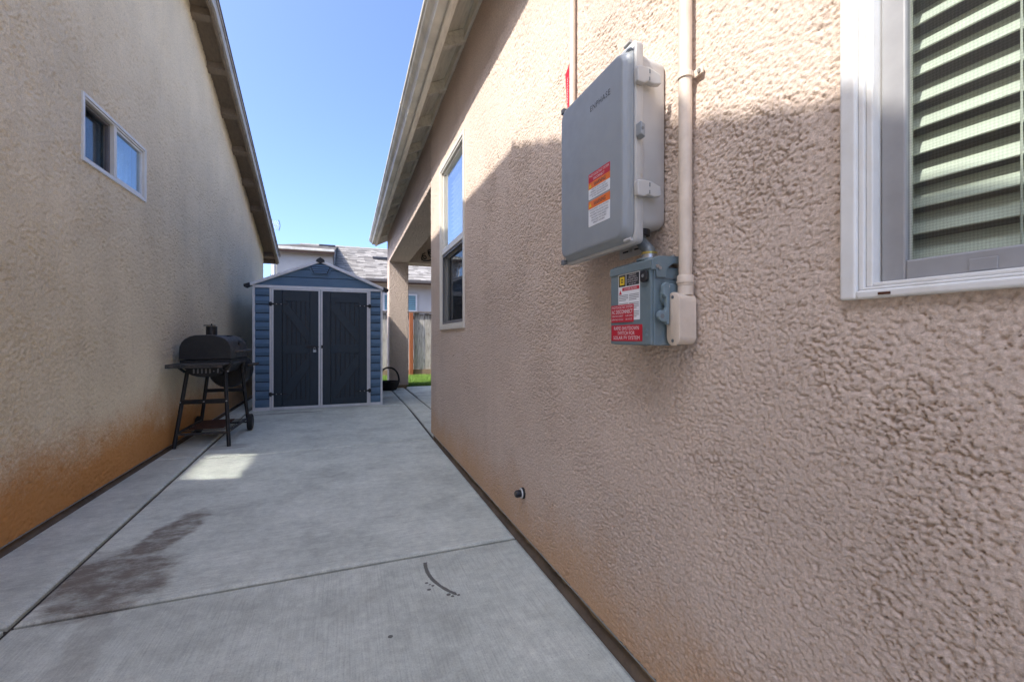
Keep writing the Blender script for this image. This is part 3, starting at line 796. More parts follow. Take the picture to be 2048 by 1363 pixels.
# tall single-hung window
w = ring_x(MB(), 0.788, 0.806, TW[0], TW[1], TW[2], TW[3], 0.030, 0.030).build('window', M['vinyl_tan'], rh, bevel=0.003, label='tall single hung window with dark screened lower half')
ring_x(MB(), 0.795, 0.86, TW[0] + 0.031, TW[1] - 0.031, TW[2] + 0.031, TW[3] - 0.031, 0.016, 0.016).build('frame_track', M['vinyl_tan'], w, bevel=0.002)
MB().box(0.798, 0.852, TW[0] + 0.047, TW[1] - 0.047, 1.735, 1.785).build('meeting_rail', M['vinyl_tan'], w, bevel=0.004)
ring_x(MB(), 0.812, 0.836, TW[0] + 0.047, TW[1] - 0.047, 1.785, TW[3] - 0.047, 0.022, 0.008, 0.022).build('upper_sash', M['vinyl_tan'], w, bevel=0.002)
sheet(0.824, TW[0] + 0.067, TW[1] - 0.067, 1.79, TW[3] - 0.067).build('pane', M['glass_lowe'], w)
ring_x(MB(), 0.806, 0.818, TW[0] + 0.047, TW[1] - 0.047, TW[2] + 0.047, 1.735, 0.022, 0.022).build('screen_frame', M['dark_frame'], w, bevel=0.002)
sheet(0.811, TW[0] + 0.066, TW[1] - 0.066, TW[2] + 0.066, 1.715).build('insect_screen', M['screen_dense'], w)
ring_x(MB(), 0.838, 0.856, TW[0] + 0.047, TW[1] - 0.047, TW[2] + 0.047, 1.735, 0.03, 0.03).build('lower_sash', M['vinyl_tan'], w, bevel=0.002)
MB().box(0.845, 0.849, TW[0] + 0.07, TW[1] - 0.07, TW[2] + 0.07, 1.71).build('pane', M['glass_dark'], w)
room(rh, 0.862, 3.2, 2.6, 4.3, 0.7, 2.8)
slat_blind('window_blind', 'white slat blind hanging inside the tall narrow window', 0.90, TW[0] + 0.06, TW[1] - 0.06, 1.12, 2.44, 0.040, 0.046, 12, M['vinyl'], (3.32, 3.80))

# ------------------------------------------------------------------ the house on the left
lh = thing('gabled_house', 'sandy tan stucco house with brown sloping eave along the left of the path', 'house', (-1.5, 4, 0))
def ltop(y):
    y = np.asarray(y, float)
    return np.minimum(np.minimum(2.665 + 0.406 * (9.987 - y), 4.550), 4.550 - 0.355 * (1.52 - y))
LWN = (3.424, 4.330, 2.076, 2.495)
ys = np.array(list(np.linspace(-2.2, 1.9, 60)) + grade(1.95, 9.70, 0.0070, 0.0013))
zs = np.array(list(np.arange(0.032, 2.7, 0.0075)) + list(np.arange(2.7, 4.5, 0.010)))
def keep_l(y, z):
    a = (y > LWN[0] + 0.015) & (y < LWN[1] - 0.015) & (z > LWN[2] + 0.015) & (z < LWN[3] - 0.015)
    return ~a & (z < ltop(y) - 0.105)
stucco_wall('wall', M['stucco_l'], lh, ys, zs, -1.50, 1, 31, 0.0112, 0.0115, keep_l)
MB().box(-3, -1.522, -2.2, 9.66, -0.12, 0.058).build('foundation', M['foundation'], lh)
MB().box(-1.523, -1.5005, -2.2, 9.69, 0.026, 0.0315).build('weep_screed', M['zinc'], lh)
MB().box(-9, -1.508, 9.56, 9.695, 0.0, 2.68).box(-9, -1.508, -2.3, -2.2, 0.0, 2.85).box(-9.1, -9, -2.3, 9.69, 0, 2.6).build('outer_wall', M['stucco_l_bump'], lh)
foot_dirt(lh, -1.492, -1.5225, 1.5, 9.6, 0.020, 8)
yk = [-2.6, 1.52, 5.345, 9.987]
def lroof(d0, d1, x0, x1, name, mat, ext=0.0, bevel=0.0):
    Y = [yk[0] - ext, yk[1], yk[2], yk[3] + ext]
    poly = [(y, float(ltop(y)) - d0) for y in Y] + [(y, float(ltop(y)) - d1) for y in Y[::-1]]
    return MB().prism(poly, 'x', x0, x1).build(name, mat, lh, bevel=bevel)
lroof(0.0, 0.026, -9.3, -1.245, 'roof', M['shingle_dark'], 0.02)
lroof(0.028, 0.10, -9.3, -1.292, 'roof_sheathing', M['trim_l'])
lroof(0.028, 0.055, -1.262, -1.252, 'drip_trim', M['trim_l_edge'])
lroof(0.06, 0.175, -1.290, -1.264, 'barge_board', M['trim_l_edge'], 0.0, 0.002)
lroof(0.10, 0.195, -1.318, -1.2905, 'inner_barge_board', M['trim_l'], 0.0, 0.002)
for y in (3.0, 3.6, 4.2, 4.8, 5.42, 6.0, 6.6, 7.2, 7.8, 8.42, 9.75):
    za = [float(ltop(y)) - 0.101, float(ltop(y + 0.075)) - 0.101]
    MB().prism([(y, za[0] - 0.078), (y + 0.075, za[1] - 0.078), (y + 0.075, za[1]), (y, za[0])], 'x', -1.56, -1.319).build('lookout', M['trim_l'], lh)
zf = float(ltop(9.955)) - 0.101
MB().box(-9.3, -1.319, 9.94, 9.975, zf - 0.10, zf - 0.012).build('eave_fascia', M['trim_l'], lh)
cap = MB()
for k in range(26):
    y = 1.52 - k * 0.145; z = float(ltop(y))
    cap.prism([(y - 0.13, z - 0.046 + 0.004), (y + 0.02, z), (y + 0.02, z + (0.045 if k == 0 else 0.020)), (y - 0.02, z + 0.014), (y - 0.13, z - 0.041)], 'x', -1.46, -1.25)
cap.build('ridge_cap', M['shingle_dark'], lh)
# the small slider in its wall
w = ring_x(MB(), -1.512, -1.489, LWN[0], LWN[1], LWN[2], LWN[3], 0.020, 0.020).build('window', M['vinyl'], lh, bevel=0.003, label='small white sliding window high on the sandy wall')
ring_x(MB(), -1.52, -1.496, LWN[0] + 0.021, LWN[1] - 0.021, LWN[2] + 0.021, LWN[3] - 0.021, 0.012, 0.012).build('frame_track', M['vinyl_tan'], w, bevel=0.002)
ym = 3.845
MB().box(-1.573, -1.497, ym - 0.022, ym + 0.018, LWN[2] + 0.033, LWN[3] - 0.033).build('mullion', M['vinyl_tan'], w, bevel=0.003)
ring_x(MB(), -1.545, -1.520, LWN[0] + 0.034, ym - 0.023, LWN[2] + 0.034, LWN[3] - 0.034, 0.018, 0.018).build('screen_frame', M['dark_frame'], w, bevel=0.002)
MB().box(-1.560, -1.556, LWN[0] + 0.034, ym - 0.023, LWN[2] + 0.034, LWN[3] - 0.034).build('pane', M['glass_blue'], w)
sheet(-1.533, LWN[0] + 0.05, ym - 0.04, LWN[2] + 0.05, LWN[3] - 0.05).build('insect_screen', M['screen'], w)
ring_x(MB(), -1.535, -1.505, ym + 0.019, LWN[1] - 0.034, LWN[2] + 0.034, LWN[3] - 0.034, 0.016, 0.016).build('sash', M['vinyl'], w, bevel=0.002)
MB().box(-1.522, -1.518, ym + 0.034, LWN[1] - 0.049, LWN[2] + 0.049, LWN[3] - 0.049).build('pane', M['glass_side'], w)
def room_l(x0, x1, y0, y1, z0, z1):
    m = MB(); P = [(x0, y0, z0), (x1, y0, z0), (x1, y1, z0), (x0, y1, z0), (x0, y0, z1), (x1, y0, z1), (x1, y1, z1), (x0, y1, z1)]
    m.add(P, [(0, 1, 2, 3), (4, 5, 6, 7), (0, 1, 5, 4), (3, 2, 6, 7), (0, 3, 7, 4)])
    m.build('room_wall', M['room'], lh)
room_l(-3.4, -1.578, 3.0, 4.8, 1.6, 2.75)

cur = thing('net_curtain', 'pale blue net curtain behind the small high window', 'curtain', (-1.62, 4.1, 2.0))
def wavy(n, y0, y1, x, amp):
    pts = [(x + amp * math.sin(k * 1.1) + 0.4 * amp * math.sin(k * 2.7), y0 + (y1 - y0) * k / n) for k in range(n + 1)]
    return pts + [(p[0] - 0.004, p[1]) for p in pts[::-1]]
MB().prism(wavy(40, 3.86, 4.42, -1.63, 0.012), 'z', 1.95, 2.62).build('curtain_cloth', M['curtain'], cur)
MB().tube([(-1.63, 3.35, 2.63), (-1.63, 4.45, 2.63)], 0.008, 8).build('curtain_rod', M['vinyl'], cur)

# ------------------------------------------------------------------ fence, far house, tree, antenna
fe = thing('board_fence', 'weathered grey board fence with tan kick board behind the lawn', 'fence', (1.6, 12, 0))
bm0 = None
x = -1.2
while x < 5.6:
    if bm0 is None:
        bm0 = MB().box(x + 0.003, x + 0.132, 12.0, 12.018, 0.17, 1.665).build('board', M['fence'], fe, bevel=0.003); bx0 = x
    else:
        o = bm0.copy(); col.objects.link(o); o.parent = fe
        o.location = (x - bx0, rng.uniform(0, 0.006), rng.uniform(-0.012, 0.008)); o.rotation_euler = (0, rng.uniform(-0.004, 0.004), 0)
    x += 0.137
for z in (0.35, 1.0, 1.5):
    MB().box(-1.2, 5.6, 12.03, 12.075, z, z + 0.09).build('rail', M['fence'], fe)
MB().box(-1.2, 5.6, 11.975, 11.9985, -0.03, 0.172).build('kick_board', M['kick'], fe)
MB().box(-1.2, 5.6, 11.96, 12.07, 1.672, 1.71).build('top_rail', M['fence'], fe, bevel=0.003)
for xp in (-0.86, 1.55, 3.95):
    MB().box(xp, xp + 0.10, 11.90, 11.972, -0.05, 1.668).build('post', M['post_red'], fe, bevel=0.004)

fh = thing('neighbour_house', 'pale house with grey shingle roof behind the shed and fence', 'house', (1, 17, 0))
MB().box(-2.17, 9.0, 16.6, 22, 0, 3.02).build('wall', M['white_paint'], fh)
MB().box(-2.17, -0.42, 16.30, 16.598, 0, 3.84).box(-2.17, -0.42, 16.60, 20.0, 3.0, 3.84).build('raised_wall', M['white_paint'], fh)
RY, RZ_ = 20.6, 4.93
def mainz(y): return 3.08 + (RZ_ - 3.08) * (y - 16.15) / (RY - 16.15)
def raisz(y): return 3.96 + (RZ_ - 3.96) * (y - 16.05) / (RY - 16.05)
MB().add([(-0.40, 16.15, 3.05), (9.5, 16.15, 3.05), (9.5, RY, RZ_ - 0.03), (-0.40, RY, RZ_ - 0.03)], [(0, 1, 2, 3)]).add([(-2.3, RY, RZ_ - 0.03), (9.5, RY, RZ_ - 0.03), (9.5, 25, 3), (-2.3, 25, 3)], [(0, 1, 2, 3)]).build('roof', M['shingle_far'], fh)
MB().add([(-2.45, 16.05, 3.93), (-0.37, 16.05, 3.93), (-0.37, RY, RZ_ - 0.03), (-1.83, RY, RZ_ - 0.03)], [(0, 1, 2, 3)]).add([(-2.45, 16.05, 3.93), (-1.83, RY, RZ_ - 0.03), (-2.45, 23, 3.93)], [(0, 1, 2)]).add([(-0.40, 16.3, 3.1), (-0.40, 16.05, 3.92), (-0.40, RY, RZ_ - 0.04)], [(0, 1, 2)]).build('raised_roof', M['shingle_far'], fh)
def tabs(name, x0f, x1f, y0, zf_, n, seed):
    """rows of shingle tabs, each its own thickness"""
    r = random.Random(seed); m = MB(); dy = (RY - y0) / n
    for k in range(n):
        ya = y0 + k * dy; yb = ya + dy * 1.25
        xa = x0f(ya); xe = x1f(ya); x = xa - r.uniform(0, 0.25)
        while x < xe:
            wd = r.uniform(0.14, 0.42); a = max(x, xa); b_ = min(x + wd - 0.006, xe)
            if b_ - a > 0.03:
                t = r.uniform(0.004, 0.022)
                m.add([(a, ya, zf_(ya) - 0.01), (b_, ya, zf_(ya) - 0.01), (b_, ya, zf_(ya) + 0.008 + t), (a, ya, zf_(ya) + 0.008 + t),
                       (b_, yb, zf_(yb) + 0.001), (a, yb, zf_(yb) + 0.001)], [(0, 1, 2, 3), (3, 2, 4, 5)])
            x += wd
    return m
def tab_mat():
    m, N, L, b = new_mat('shingle_tabs')
    g_ = N.new('ShaderNodeNewGeometry')
    n2 = noise(N, L, g_.outputs['Position'], 45, 3, 0.7)
    s = math_(N, L, 'ADD', math_(N, L, 'MULTIPLY', g_.outputs['Random Per Island'], 0.7), math_(N, L, 'MULTIPLY', n2.outputs['Fac'], 0.3))
    r = ramp(N, [(0.12, (0.12, 0.108, 0.095)), (0.5, (0.235, 0.215, 0.19)), (0.85, (0.34, 0.315, 0.28))]); L.new(s, r.inputs['Fac'])
    L.new(r.outputs['Color'], b.inputs['Base Color']); b.inputs['Roughness'].default_value = 0.95
    return m
M['tabs'] = tab_mat()
tabs('shingle_tabs', lambda y: -0.36, lambda y: 8.5, 16.12, mainz, 30, 5).build('shingle_tabs', M['tabs'], fh, kind='stuff')
tabs('shingle_tabs', lambda y: -2.45 + 0.62 * (y - 16.05) / (RY - 16.05), lambda y: -0.35, 16.03, raisz, 28, 6).build('shingle_tabs', M['tabs'], fh, kind='stuff')
for k in range(34):
    xk = -1.83 + k * 0.2
    MB().prism([(RY - 0.12, RZ_ - 0.035), (RY, RZ_ + 0.02), (RY + 0.12, RZ_ - 0.035), (RY + 0.12, RZ_ - 0.005), (RY, RZ_ + 0.055 + 0.01 * (k % 2)), (RY - 0.12, RZ_ - 0.005)], 'x', xk, xk + 0.19).build('ridge_cap', M['tabs'], fh)
MB().box(-2.45, -0.37, 16.02, 16.06, 3.80, 3.93).build('fascia', M['far_trim'], fh)
MB().box(-2.45, -0.37, 15.93, 16.018, 3.865, 3.945).build('gutter', M['gutter'], fh, bevel=0.01)
MB().box(-0.36, 9.5, 16.12, 16.16, 2.92, 3.04).build('fascia', M['far_trim'], fh)
MB().box(-0.36, 9.5, 16.02, 16.118, 2.96, 3.06).build('gutter', M['far_gutter'], fh, bevel=0.012)
MB().box(-2.4, -2.2, 16.1, 20, 3.78, 3.80).box(-0.40, 9.5, 16.2, 16.6, 2.95, 2.97).build('soffit', M['white_paint'], fh)
MB().tube(bezpath([(-2.38, 15.98, 3.86), (-2.37, 16.0, 3.78), (-2.25, 16.2, 3.62), (-2.21, 16.23, 3.5), (-2.21, 16.23, 0.0)], 5), 0.04, 8).build('downspout', M['vinyl'], fh, smooth=True)
for (xa, xb, yv) in ((-1.0, -0.42, 19.0), (1.0, 1.7, 18.9)):
    zb = mainz(yv) if xa > -0.4 else raisz(yv)
    MB().prism([(yv - 0.16, zb - 0.03), (yv - 0.16, zb + 0.06), (yv + 0.1, zb + 0.12), (yv + 0.3, zb + 0.10)], 'x', xa, xb).build('roof_vent', M['vent_dark'], fh)
wf = MB()
wf.box(1.22, 1.28, 16.55, 16.598, 1.96, 2.62); wf.box(2.38, 2.44, 16.55, 16.598, 1.96, 2.62); wf.box(1.28, 2.38, 16.55, 16.598, 2.56, 2.62); wf.box(1.28, 2.38, 16.55, 16.598, 1.96, 2.02)
wfo = wf.build('window', M['vinyl'], fh)
MB().box(1.28, 2.38, 16.57, 16.575, 2.02, 2.56).build('pane', M['dark_frame'], wfo)
for k in range(8):
    z = 2.03 + k * 0.068
    MB().prism([(16.545, z), (16.565, z + 0.048), (16.569, z + 0.046), (16.549, z - 0.002)], 'x', 1.281, 2.379).build('louvre', M['teal'], wfo)

tr = thing('conifer_tree', 'slim green tree far behind the gap beside the shed', 'tree', (-4.1, 30, 0))
MB().tube([(-4.1, 30, -0.1), (-4.08, 30, 2.5), (-4.1, 30.02, 5.2)], [0.16, 0.10, 0.02], 8).build('trunk', M['bark'], tr)
r = random.Random(9); lm = MB()
for k in range(9000):
    t = r.random() ** 0.8; z = 0.6 + 5.0 * t; rad = (1 - t) * 1.15 + 0.06
    clump = 0.75 + 0.35 * math.sin(7 * z + 3 * math.sin(z * 3.1))
    a = r.uniform(0, 6.283); rr_ = rad * clump * (0.35 + 0.65 * math.sqrt(r.random()))
    c = Vector((-4.1 + rr_ * math.cos(a), 30 + rr_ * math.sin(a), z + r.uniform(-0.1, 0.1)))
    d1 = Vector((r.uniform(-1, 1), r.uniform(-1, 1), r.uniform(-0.3, 1))).normalized(); d2 = d1.cross(Vector((r.uniform(-1, 1), r.uniform(-1, 1), r.uniform(-1, 1)))).normalized()
    s = r.uniform(0.05, 0.10)
    lm.add([c - d1 * s, c + d2 * s * 0.4, c + d1 * s, c - d2 * s * 0.4], [(0, 1, 2, 3)])
me = bpy.data.meshes.new('crown'); me.from_pydata([tuple(Vector(p) - Vector((-4.1, 30, 0))) for p in lm.v], [], lm.f); me.materials.append(M['leaf'])
o = bpy.data.objects.new('crown', me); col.objects.link(o); o.parent = tr

an = thing('tv_antenna', 'small white television antenna showing past the brown roof edge', 'antenna', (-3.35, 24, 0))
MB().tube([(-3.36, 24, -0.1), (-3.36, 24, 6.70)], 0.025, 8).build('mast', M['antenna'], an)
MB().tube([(-3.45, 24, 6.42), (-3.02, 23.98, 6.42)], 0.012, 8).build('boom', M['antenna'], an)
for k in range(4):
    x = -3.34 + k * 0.075
    MB().tube([(x, 24, 6.20), (x + 0.05, 23.98, 6.31), (x, 23.98, 6.42), (x + 0.05, 23.98, 6.53), (x, 24, 6.64)], 0.014, 6).build('element', M['antenna'], an)
MB().tube(bezpath([(-3.05, 23.98, 6.16), (-3.00, 23.98, 6.42), (-3.06, 23.98, 6.68)], 6), 0.014, 6).build('reflector', M['vent_dark'], an)

# iron scroll on the patio beam
sc = thing('wall_scroll', 'dark wrought iron scroll ornament fixed to the patio end beam', 'ornament', (1.9, 9.2, 2.68))
def spiral(cx, cz, r0, turns, start, sgn):
    return [(cx + r0 * (1 - 0.8 * k / 24) * math.cos(start + sgn * turns * 6.283 * k / 24), 9.188, cz + r0 * (1 - 0.8 * k / 24) * math.sin(start + sgn * turns * 6.283 * k / 24)) for k in range(25)]
for sx_ in (-1, 1):
    def mx(pts): return [(1.9 + sx_ * (p[0] - 1.9), p[1], p[2]) for p in pts]
    a = spiral(1.50, 2.65, 0.065, 1.4, -1.2, -1); MB().tube(mx(a[::-1] + bezpath([a[0], (1.60, 9.188, 2.60), (1.75, 9.188, 2.66), (1.9, 9.188, 2.61)], 6)), 0.011, 7).build('scroll', M['iron'], sc, smooth=True)
    a = spiral(1.62, 2.77, 0.055, 1.3, 2.6, -1); MB().tube(mx(a[::-1] + bezpath([a[0], (1.60, 9.188, 2.70), (1.70, 9.188, 2.63)], 6)), 0.010, 7).build('scroll', M['iron'], sc, smooth=True)
    MB().tube(mx([(1.44, 9.188, 2.60), (1.46, 9.188, 2.72), (1.52, 9.188, 2.75)]), 0.010, 7).build('leaf_curl', M['iron'], sc)
MB().box(1.885, 1.915, 9.18, 9.204, 2.56, 2.84).build('centre_bar', M['iron'], sc)
# ------------------------------------------------------------------ shed
sh = thing('garden_shed', 'blue plastic garden shed with dark double doors at the end of the path', 'shed', (-0.35, 6.95, 0))
SX0, SX1, SY = -1.206, 0.507, 6.95
PK = (-0.35, 2.118); EZ = 1.742
MB().box(SX0, SX1, SY - 0.004, 9.25, 0.0, 0.045).build('base_frame', M['alu'], sh)
for x in (SX0, SX1 - 0.028):
    MB().box(x, x + 0.028, SY - 0.014, SY + 0.03, 0.0, EZ - 0.03).build('corner_post', M['alu'], sh, bevel=0.003)
def course(x0, x1, z0, z1):
    y = SY + 0.012
    return MB().prism([(y + 0.012, z1), (y - 0.002, z1 - 0.001), (y - 0.018, (z0 + z1) / 2 + 0.002), (y - 0.010, z0 + 0.013), (y + 0.010, z0 + 0.011), (y + 0.012, z0)], 'x', x0, x1)
nC = 14; pz = (EZ - 0.04 - 0.03) / nC
for (xa, xb) in ((SX0 + 0.029, -0.999), (0.336, SX1 - 0.029)):
    first = None
    for k in range(nC):
        if first is None:
            first = course(xa, xb, 0.03, 0.03 + pz).build('siding_board', M['shed_blue'], sh)
        else:
            o = first.copy(); col.objects.link(o); o.parent = sh; o.location = (0, 0, k * pz)
    MB().box(xa, xb, SY + 0.022, SY + 0.03, 0.02, EZ - 0.03).build('front_backing', M['shed_dark'], sh)
MB().box(SX0 + 0.004, SX0 + 0.03, SY + 0.032, 9.24, 0.045, EZ - 0.03).build('side_panel', M['shed_blue'], sh)
MB().box(SX1 - 0.03, SX1 - 0.004, SY + 0.032, 9.24, 0.045, EZ - 0.03).build('side_panel', M['shed_blue'], sh)
MB().prism([(SX0, 0.045), (SX1, 0.045), (SX1, EZ - 0.03), (PK[0], PK[1] - 0.05), (SX0, EZ - 0.03)], 'y', 9.215, 9.245).build('back_panel', M['shed_blue'], sh)
MB().box(SX0 + 0.002, SX1 - 0.002, SY - 0.018, SY + 0.03, EZ - 0.045, EZ - 0.008).build('header', M['alu'], sh, bevel=0.003)
# gable boards, each lapping the one below
def gx(z, side):
    t = (z - (EZ - 0.01)) / (PK[1] - (EZ - 0.01))
    e = SX0 - 0.02 if side < 0 else SX1 + 0.02
    return e + (PK[0] - e) * t
lv = [EZ - 0.006, 1.862, 1.975, 2.095]
for a, b in zip(lv[:-1], lv[1:]):
    MB().prism([(gx(a, -1) + 0.03, a), (gx(a, 1) - 0.03, a), (gx(b, 1) - 0.03, b - 0.006), (gx(b, -1) + 0.03, b - 0.006)], 'y', SY - 0.008, SY + 0.012).build('gable_board', M['shed_blue'], sh, bevel=0.004)
MB().prism([(gx(1.745, -1), 1.735), (gx(1.745, 1), 1.735), (PK[0], PK[1] - 0.02)], 'y', SY + 0.013, SY + 0.02).build('gable_backing', M['shed_dark'], sh)
vt = MB().prism([(-0.475, 2.065), (-0.508, 2.02), (-0.455, 1.905), (-0.245, 1.905), (-0.192, 2.02), (-0.225, 2.065)], 'y', SY - 0.026, SY - 0.006).build('vent', M['shed_blue'], sh, bevel=0.006)
MB().prism([(-0.455, 2.050), (-0.485, 2.018), (-0.440, 1.920), (-0.260, 1.920), (-0.215, 2.018), (-0.245, 2.050)], 'y', SY - 0.0285, SY - 0.0262).build('vent_recess', M['shed_dark'], vt)
for k in range(4):
    z = 1.930 + k * 0.031; hw = 0.088 + 0.0145 * k
    MB().prism([(SY - 0.042, z), (SY - 0.029, z + 0.025), (SY - 0.0287, z)], 'x', PK[0] - hw, PK[0] + hw).build('louvre', M['shed_blue'], vt)
ev = ((-1.262, EZ - 0.004), (0.548, EZ - 0.004))
for (ex, ez) in ev:
    d = Vector((ex - PK[0], 0, ez - PK[1])); nrm = Vector((-d.z, 0, d.x)).normalized()
    if nrm.z < 0: nrm = -nrm
    a = Vector((PK[0], SY, PK[1])); b = Vector((ex, SY, ez))
    MB().prism([((a + nrm * 0.006).x, (a + nrm * 0.006).z), ((b + nrm * 0.006).x, (b + nrm * 0.006).z), ((b - nrm * 0.034).x, (b - nrm * 0.034).z), ((a - nrm * 0.034).x, (a - nrm * 0.034).z)], 'y', SY - 0.045, SY + 0.01).build('roof_edge_trim', M['alu'], sh, bevel=0.004)
    MB().prism([((a + nrm * 0.012).x, (a + nrm * 0.012).z), ((b + nrm * 0.012).x, (b + nrm * 0.012).z), ((b - nrm * 0.006).x, (b - nrm * 0.006).z), ((a - nrm * 0.006).x, (a - nrm * 0.006).z)], 'y', SY + 0.011, 9.32).build('roof_panel', M['shed_dark'], sh)
    s = 1 if ex > 0 else -1
    MB().prism([(ex - s * 0.03, ez + 0.022), (ex + s * 0.045, ez - 0.006), (ex + s * 0.040, ez - 0.042), (ex + s * 0.008, ez - 0.056), (ex - s * 0.035, ez - 0.030)], 'y', SY - 0.058, SY + 0.03).build('corner_cap', M['black_plastic'], sh, bevel=0.005)
    for k in range(5):
        yy = 7.3 + k * 0.42
        c0 = a.lerp(b, 0.02); c1 = b
        MB().bar((c0 + nrm * 0.018 + Vector((0, yy - SY, 0))), (c1 + nrm * 0.018 + Vector((0, yy - SY, 0))), 0.03, 0.012, nrm).build('roof_rib', M['shed_dark'], sh)
MB().prism([(PK[0] - 0.062, PK[1] - 0.022), (PK[0] - 0.045, PK[1] + 0.006), (PK[0], PK[1] + 0.038), (PK[0] + 0.045, PK[1] + 0.006), (PK[0] + 0.062, PK[1] - 0.022), (PK[0], PK[1] - 0.05)], 'y', SY - 0.058, SY + 0.0).build('ridge_cap', M['black_plastic'], sh, bevel=0.004)

def shed_door(x0, x1, hinge):
    y = SY - 0.012
    d = MB().box(x0 + 0.024, x1 - 0.024, y + 0.012, y + 0.024, 0.045, 1.676).build('door', M['black_plastic'], sh)
    # aluminium frame
    fr = MB(); fr.box(x0, x0 + 0.024, y - 0.010, y + 0.02, 0.014, 1.694); fr.box(x1 - 0.024, x1, y - 0.010, y + 0.02, 0.014, 1.694)
    fr.box(x0 + 0.024, x1 - 0.024, y - 0.010, y + 0.02, 1.672, 1.694); fr.box(x0 + 0.024, x1 - 0.024, y - 0.010, y + 0.02, 0.014, 0.042)
    fr.build('door_frame', M['alu'], d, bevel=0.002)
    a, b = x0 + 0.025, x1 - 0.025; sw = 0.108
    n = 6; iw = (b - a - 2 * sw) / n * 1.0
    for k in range(n):
        xa = a + sw + k * iw
        MB().box(xa + 0.006, xa + iw - 0.006, y + 0.003, y + 0.0118, 0.05, 1.67).build('plank', M['shed_dark'], d, bevel=0.002)
    for xa in (a, b - sw):
        MB().box(xa + 0.0005, xa + sw - 0.003 if xa == a else xa + sw - 0.0005, y - 0.006, y + 0.0118, 0.044, 1.671).build('stile', M['shed_dark'], d, bevel=0.002)
    xi, xj = a + sw, b - sw
    for (z0, z1) in ((1.52, 1.670), (0.785, 0.905), (0.045, 0.135)):
        MB().box(xi + 0.002, xj - 0.002, y - 0.005, y + 0.0038, z0, z1).build('rail', M['shed_dark'], d, bevel=0.002)
    # black strips painting the shadow lines along the brace edges
    for (pa, pb, wd) in (((xi + 0.004, 1.397), (xj - 0.004, 0.912), 0.011), ((xi + 0.004, 1.569), (xj - 0.004, 1.098), 0.006), ((xi + 0.062, 0.140), (xj - 0.004, 0.597), 0.011), ((xi + 0.004, 0.293), (xj - 0.004, 0.780), 0.006)):
        MB().bar((pa[0], y - 0.001, pa[1]), (pb[0], y - 0.001, pb[1]), 0.010, wd, (0, 0, 1)).build('groove_shade', M['black_plastic'], d)
    # diagonal braces, clipped into their fields
    tz, hz = 1.572, 0.20
    MB().prism([(xi + 0.004, 1.568), (xi + 0.004, 1.40), (xj - 0.004, 0.912), (xj - 0.004, 1.095)], 'y', y - 0.008, y + 0.0028).build('brace', M['shed_dark'], d, bevel=0.002)
    MB().prism([(xj - 0.002, 0.782), (xj - 0.002, 0.60), (xi + 0.06, 0.138), (xi + 0.002, 0.138), (xi + 0.002, 0.29)], 'y', y - 0.008, y + 0.0028).build('brace', M['shed_dark'], d, bevel=0.002)
    for z in (1.475, 0.225):
        s = 1 if hinge == x0 else -1
        h = MB().prism([(hinge - s * 0.035, z - 0.026), (hinge - s * 0.035, z + 0.026), (hinge - s * 0.008, z + 0.026), (hinge + s * 0.012, z + 0.013), (hinge + s * 0.20, z + 0.006), (hinge + s * 0.20, z - 0.006), (hinge + s * 0.012, z - 0.013), (hinge - s * 0.008, z - 0.026)], 'y', y - 0.017, y - 0.0105).build('hinge', M['black_plastic'], d, bevel=0.0015)
        MB().cyl((hinge - s * 0.006, y - 0.016, z - 0.03), (hinge - s * 0.006, y - 0.016, z + 0.03), 0.008, 10).build('hinge_pin', M['black_plastic'], d)
        for q in (0.06, 0.12):
            MB().cyl((hinge + s * q, y - 0.021, z), (hinge + s * q, y - 0.016, z), 0.006, 8).build('screw', M['zinc'], d)
    return d
for x in (-0.998, 0.312):
    MB().box(x, x + 0.022, SY - 0.016, SY + 0.025, 0.012, EZ - 0.046).build('door_jamb', M['alu'], sh, bevel=0.002)
dl = shed_door(-0.972, -0.352, -0.972)
dr = shed_door(-0.346, 0.309, 0.309)
MB().box(-0.545, -0.372, SY - 0.030, SY - 0.0185, 0.868, 0.886).box(-0.53, -0.40, SY - 0.026, SY - 0.0185, 0.858, 0.897).build('bolt_latch', M['black_plastic'], dl, bevel=0.002)
MB().box(-0.34, -0.315, SY - 0.032, SY - 0.0225, 0.855, 0.900).build('latch_keeper', M['black_plastic'], dr, bevel=0.002)
pl = thing('padlock', 'small silver padlock hanging from the shed door bolt', 'padlock', (-0.425, 6.92, 0.80))
MB().prism(rrect(-0.445, -0.405, 0.800, 0.835, 0.006, 3), 'y', SY - 0.040, SY - 0.024).build('lock_body', M['zinc'], pl, bevel=0.002)
MB().tube([(-0.437, SY - 0.032, 0.834)] + [(-0.425 + 0.012 * math.cos(a), SY - 0.032, 0.852 + 0.014 * math.sin(a)) for a in [math.pi - k * math.pi / 8 for k in range(9)]] + [(-0.413, SY - 0.032, 0.834)], 0.0035, 8).build('shackle', M['zinc'], pl, smooth=True)

